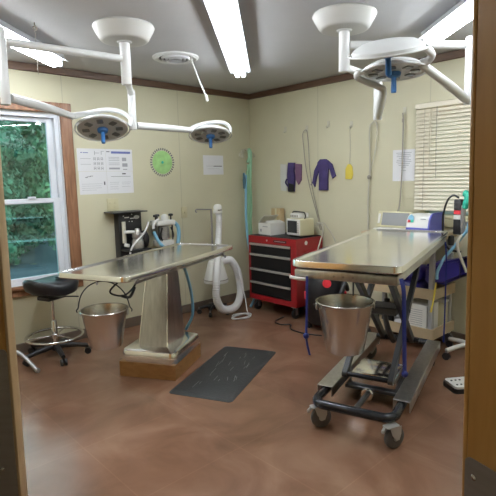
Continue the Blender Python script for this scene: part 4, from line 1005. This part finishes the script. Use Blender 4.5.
u = [(.50, -.225, .155), (.62, -.22, .155), (.70, -.20, .155), (.72, 0, .155), (.70, .20, .155), (.62, .22, .155), (.50, .225, .155)]
part('rear_tube', B().tube(u, .024, 14, 6), 'blacktube', t2)
mc = part('motor_cover', B().box((-.20, -.135, .115), (.06, .150, .200), .010, 2), 'steel', t2)
part('sticker', B().box((.005, -.105, .2002), (.045, -.085, .2012)), 'strap', mc)
part('cover_support', B().box((-.22, -.185, .088), (.09, .185, .112), .004, 1), 'darkmet', t2)
part('foot_switch_shaft', B().tube([(-.615, .0, .148), (-.50, .0, .14), (-.36, .0, .135)], .016, 12, 3), 'darkmet', t2)
part('shaft_ring', B().lathe([(.034, -.012), (.038, 0), (.034, .012), (.018, .012), (.018, -.012), (.034, -.012)], c=(-.36, 0, .135), n=20, mtx=Matrix.Rotation(PI/2, 3, 'Y')), 'steel', t2)
def castor(x, y, turn):
    a = math.radians(turn); d = V((math.cos(a), math.sin(a), 0)); s_ = V((-d.y, d.x, 0)); q = V((x, y, 0))+d*.022
    k = part('castor', B().lathe([(.018, -.016), (.05, -.016), (.060, -.011), (.0625, 0), (.060, .011), (.05, .016), (.018, .016), (.018, -.016)], c=q+V((0, 0, .0625)), n=28, mtx=Matrix((d, V((0, 0, 1)), s_)).transposed()), 'castor', t2)
    b = B()
    for g in (-1, 1):
        o = [(-.045, .128), (.030, .128), (.028, .085), (.016, .052), (-.006, .052), (-.03, .085)]
        b.prism(o, g*.020, g*.024, Matrix((d, V((0, 0, 1)), s_)).transposed(), q)
    b.prism(rrect(.085, .05, .012), .1282, .133, Matrix((d, s_, V((0, 0, 1)))).transposed(), V((x, y, 0)))
    part('castor_fork', b, 'fork', k)
    part('castor_hub', B().cyl(q+s_*-.019+V((0, 0, .0625)), q+s_*.019+V((0, 0, .0625)), .017, n=14), 'fork', k)
    part('brake_pedal', B().box(V((x, y, 0))-d*.06+V((-.014, -.014, .105)), V((x, y, 0))-d*.04+V((.014, .014, .126)), .004, 1), 'fork', k)
castor(-.63, .215, 312); castor(-.665, -.215, 325); castor(.60, -.225, 30); castor(.60, .225, 150)
def W2(x, y, z):
    a = math.radians(17.5); return V((-1.31+math.cos(a)*x-math.sin(a)*y, -2.62+math.sin(a)*x+math.cos(a)*y, z))
def strap(pts, label, loc, knot=None, w_=.011):
    o = thing('tie_strap', label, 'tie strap', loc, 0, 'blue tie straps on the wheeled table')
    wpart('strap', B().tube(pts, w_, 8, 6, flat=.35), 'strap', o)
    if knot is not None:
        wpart('knot', B().ball(knot, .016, 1, 1, 1.1, 12), 'strap', o)
    return o
strap([W2(-.828, -.285, .965), W2(-.838, -.30, .90), W2(-.83, -.302, .78), W2(-.825, -.306, .62), W2(-.82, -.308, .50)], 'wide blue strap hanging from the near right table corner', W2(-.82, -.3, .96), W2(-.82, -.309, .495), .013)
strap([W2(-.835, .19, .94), W2(-.842, .188, .85), W2(-.838, .192, .72), W2(-.838, .195, .625), W2(-.836, .19, .57), W2(-.832, .178, .515)], 'blue strap with a knot hanging beside the hanging bucket', W2(-.83, .19, .94), W2(-.838, .196, .62), .008)
strap([W2(.70, -.282, .95), W2(.71, -.292, .80), W2(.712, -.293, .55), W2(.72, -.292, .30), W2(.72, -.29, .17)], 'thin blue strap hanging from the far right table corner', W2(.7, -.28, .95), None, .006)
b = B(); b.lathe([(0, .992), (.02, .985), (.024, .95), (.02, .915), (0, .91)], c=W2(.80, -.31, 0), n=16)
kn = thing('strap_cleat', 'dark clamp on the far right corner of the wheeled table', 'clamp', W2(.80, -.31, .91))
wpart('knob', b, 'blackp', kn); wpart('arm', B().cyl(W2(.80, -.285, .95), W2(.80, -.31, .95), .01, n=10), 'greymet', kn)

# ------------------------------------------------------------------ steel buckets
def bucket(label, loc, Rt, Rb, h, rz, bail):
    o = thing('bucket', label, 'bucket', loc, rz, 'stainless buckets hung from the tables')
    t_ = .0025
    part('pail', B().lathe([(0, 0), (Rb-.006, 0), (Rb, .006), (Rt-.004, h-.012), (Rt+.003, h-.008), (Rt+.006, h-.003), (Rt+.003, h), (Rt-.004, h-.002), (Rt-.006, h-.012), (Rb-t_, .010), (Rb-.01, .006), (0, .006)], n=48), 'bucket', o)
    for s_ in (-1, 1): part('ear', B().box((s_*(Rt+.002)-.004, -.018, h-.045), (s_*(Rt+.002)+.004, .018, h-.012), .003, 1), 'steelb', o)
    hR = Rt+.014
    if bail == 'up':
        pts = [(-hR-.012, 0, h-.022), (-hR-.016, 0, h-.008), (-hR-.004, 0, h+.008)]+[(-hR*math.cos(a), 0, h+.006+(.172)*math.sin(a)) for a in [PI*i/14 for i in range(1, 14)]]+[(hR+.004, 0, h+.008), (hR+.016, 0, h-.008), (hR+.012, 0, h-.022)]
    else:
        pts = [(-hR*math.cos(a), (hR+.004)*math.sin(a), h-.022-.03*math.sin(a)) for a in [PI*i/16 for i in range(17)]]
    part('bail', B().tube(pts, .0042, 8, 4), 'darkmet', o)
    return o
cB = W1(-.735, 0, 0)
bucket('stainless bucket hanging by its wire bail from the pedestal table end', (cB.x+.030, cB.y-.042, .405), .147, .100, .246, -43, 'up')
c2 = W2(-.70, 0.03, 0)
bucket('larger stainless bucket under the near end of the wheeled table', (c2.x, c2.y, .523), .150, .102, .275, -43, 'down')
hb = part('bucket_hook', B().tube([(-.60, .03, .925), (-.56, .03, .88), (-.555, .03, .81), (-.545, .03, .775), (-.538, .03, .768), (-.53, .03, .775)], .005, 8), 'darkmet', t2)

# ------------------------------------------------------------------ anti-fatigue mat
fm = thing('floor_mat', 'black rubber anti-fatigue mat lying between the two tables', 'floor mat', (-1.786, -1.579, 0), 26)
def rg(l, w_, r, z): return [(x, y, z) for x, y in rrect(l, w_, r, 5)]
part('mat_body', B().loft([rg(.985, .475, .03, 0), rg(.985, .475, .03, .003), rg(.925, .415, .02, .016)]), 'matrub', fm)
b = B(); rnd = random.Random(3)
for i in range(26):
    x = rnd.uniform(-.36, .36); y = rnd.uniform(-.14, .14); a = rnd.uniform(-.25, .25)+.1; l = rnd.uniform(.03, .11)
    b.box((x-l/2, y-.0012, .0162), (x+l/2, y+.0012, .0166), rot=Euler((0, 0, a)))
part('scuffs', b, 'greymet', fm)

# ------------------------------------------------------------------ stool
so = thing('saddle_stool', 'black saddle stool with chrome foot ring in front of the window', 'stool', (-2.59, -.295, 0), 20)
seat = []
nx, ny = 22, 18
def sz(u, v):
    r = math.sqrt(u*u+v*v)
    return .66+.028*u*u*2.2*abs(u)-.0+.034*(abs(v)**2.2)*(1 if True else 0)-.055*max(0, r-.72)**1.5*2
b = B()
prof = []
N_ = 36; rings = []
def seat_ring(k, z_off, scale): 
    out = []
    for j in range(N_):
        a = 2*PI*j/N_; cx_, cy_ = math.cos(a), math.sin(a)
        x, y = .225*k*cx_, .20*k*cy_*(1+.10*cx_)
        z = .640+z_off+.045*(k*cx_)**2*(1 if cx_ < 0 else .25)-.02*(k*cy_)**2
        out.append((x*scale, y*scale, z))
    return out
b.loft([seat_ring(.30, -.105, 1), seat_ring(.66, -.10, 1), seat_ring(.93, -.07, 1), seat_ring(1.0, -.03, 1), seat_ring(1.0, .0, 1), seat_ring(.95, .018, 1), seat_ring(.8, .028, 1), seat_ring(.5, .026, 1), seat_ring(.2, .024, 1)])
part('seat', b, 'blackv', so)
part('seat_plate', B().box((-.09, -.07, .50), (.09, .07, .534), .008, 2), 'blackp', so)
part('lever', B().tube([(.05, -.06, .515), (.10, -.14, .512), (.12, -.18, .51)], .006, 8), 'blackp', so)
part('gas_lift', B().lathe([(.014, .499), (.014, .32), (.022, .318), (.025, .31), (.025, .13), (0, .13)], n=18), 'chrome', so)
part('foot_ring', B()._sweep([V((.225*math.cos(2*PI*i/48), .225*math.sin(2*PI*i/48), .185)) for i in range(48)], .011, 12, closed=True), 'chrome', so)
b = B(); b.lathe([(.0255, .165), (.036, .168), (.036, .20), (.0255, .203)], n=20)
fr_ = part('ring_collar', b, 'chrome', so)
for i in range(3):
    a = 2*PI*i/3+.5; part('ring_spoke', B().cyl((.033*math.cos(a), .033*math.sin(a), .185), (.216*math.cos(a), .216*math.sin(a), .185), .007, n=10), 'chrome', fr_)
part('hub', B().lathe([(0, .128), (.04, .125), (.045, .09), (.03, .06), (0, .06)], n=20), 'blackp', so)
for i in range(5):
    a = math.radians(25+72*i); c_, s_ = math.cos(a), math.sin(a)
    l = part('leg', B().tube([(.03*c_, .03*s_, .098), (.15*c_, .15*s_, .088), (.255*c_, .255*s_, .073)], [.026, .022, .017], 10), 'blackp', so)
    q = V((.255*c_, .255*s_, 0)); t_ = V((-s_, c_, 0))
    for g in (-1, 1): part('castor', B().cyl(q+t_*(g*.008)+V((0, 0, .0275)), q+t_*(g*.024)+V((0, 0, .0275)), .027, n=18), 'blackp', l)
    part('castor_stem', B().cyl(q+V((0, 0, .02)), q+V((0, 0, .075)), .0075, n=10), 'blackp', l)
kb = thing('hand_towel', 'small dark cloth with a yellow patch lying on the saddle stool', 'cloth', so.location+V((.11, -.02, .676)))
q = so.location
wpart('cloth', B().ball(q+V((.10, -.03, .681)), .065, 1.15, .8, .20, 16), 'blackv', kb); wpart('patch', B().ball(q+V((.125, -.055, .694)), .026, 1.2, .8, .3, 12), 'yellow', kb)

# bent grey tube foot at the left door
bt = thing('stand_foot', 'bent grey metal tube foot of a stand beside the left door', 'stand foot', (-2.9, -.30, 0))
wpart('tube', B().tube([(-3.14, -.22, .145), (-3.05, -.28, .150), (-2.975, -.33, .152), (-2.92, -.37, .145), (-2.882, -.41, .105), (-2.853, -.47, .055), (-2.835, -.525, .018)], .0165, 12), 'greymet', bt)
wpart('end_cap', B().cyl((-2.8355, -.529, .018), (-2.829, -.547, .018), .0175, n=14), 'fork', bt)
wpart('rear_foot', B().tube([(-3.05, -.28, .150), (-3.14, -.22, .145), (-3.19, -.19, .10), (-3.21, -.18, .018)], .0165, 12), 'greymet', bt)

# ------------------------------------------------------------------ world, view
W = bpy.data.worlds.new('world'); scene.world = W; W.use_nodes = True
bg = W.node_tree.nodes['Background']; bg.inputs['Color'].default_value = (.72, .84, 1., 1); bg.inputs['Strength'].default_value = 3.0
vs = scene.view_settings
vs.view_transform = 'Standard'; vs.look = 'None'; vs.gamma = 1.; vs.use_curve_mapping = False; vs.exposure = .22
scene.cycles.use_denoising = True
scene.cycles.max_bounces = 8
scene.cycles.sample_clamp_indirect = 6
scene.cycles.caustics_reflective = False; scene.cycles.caustics_refractive = False
scene.cycles.blur_glossy = 1.
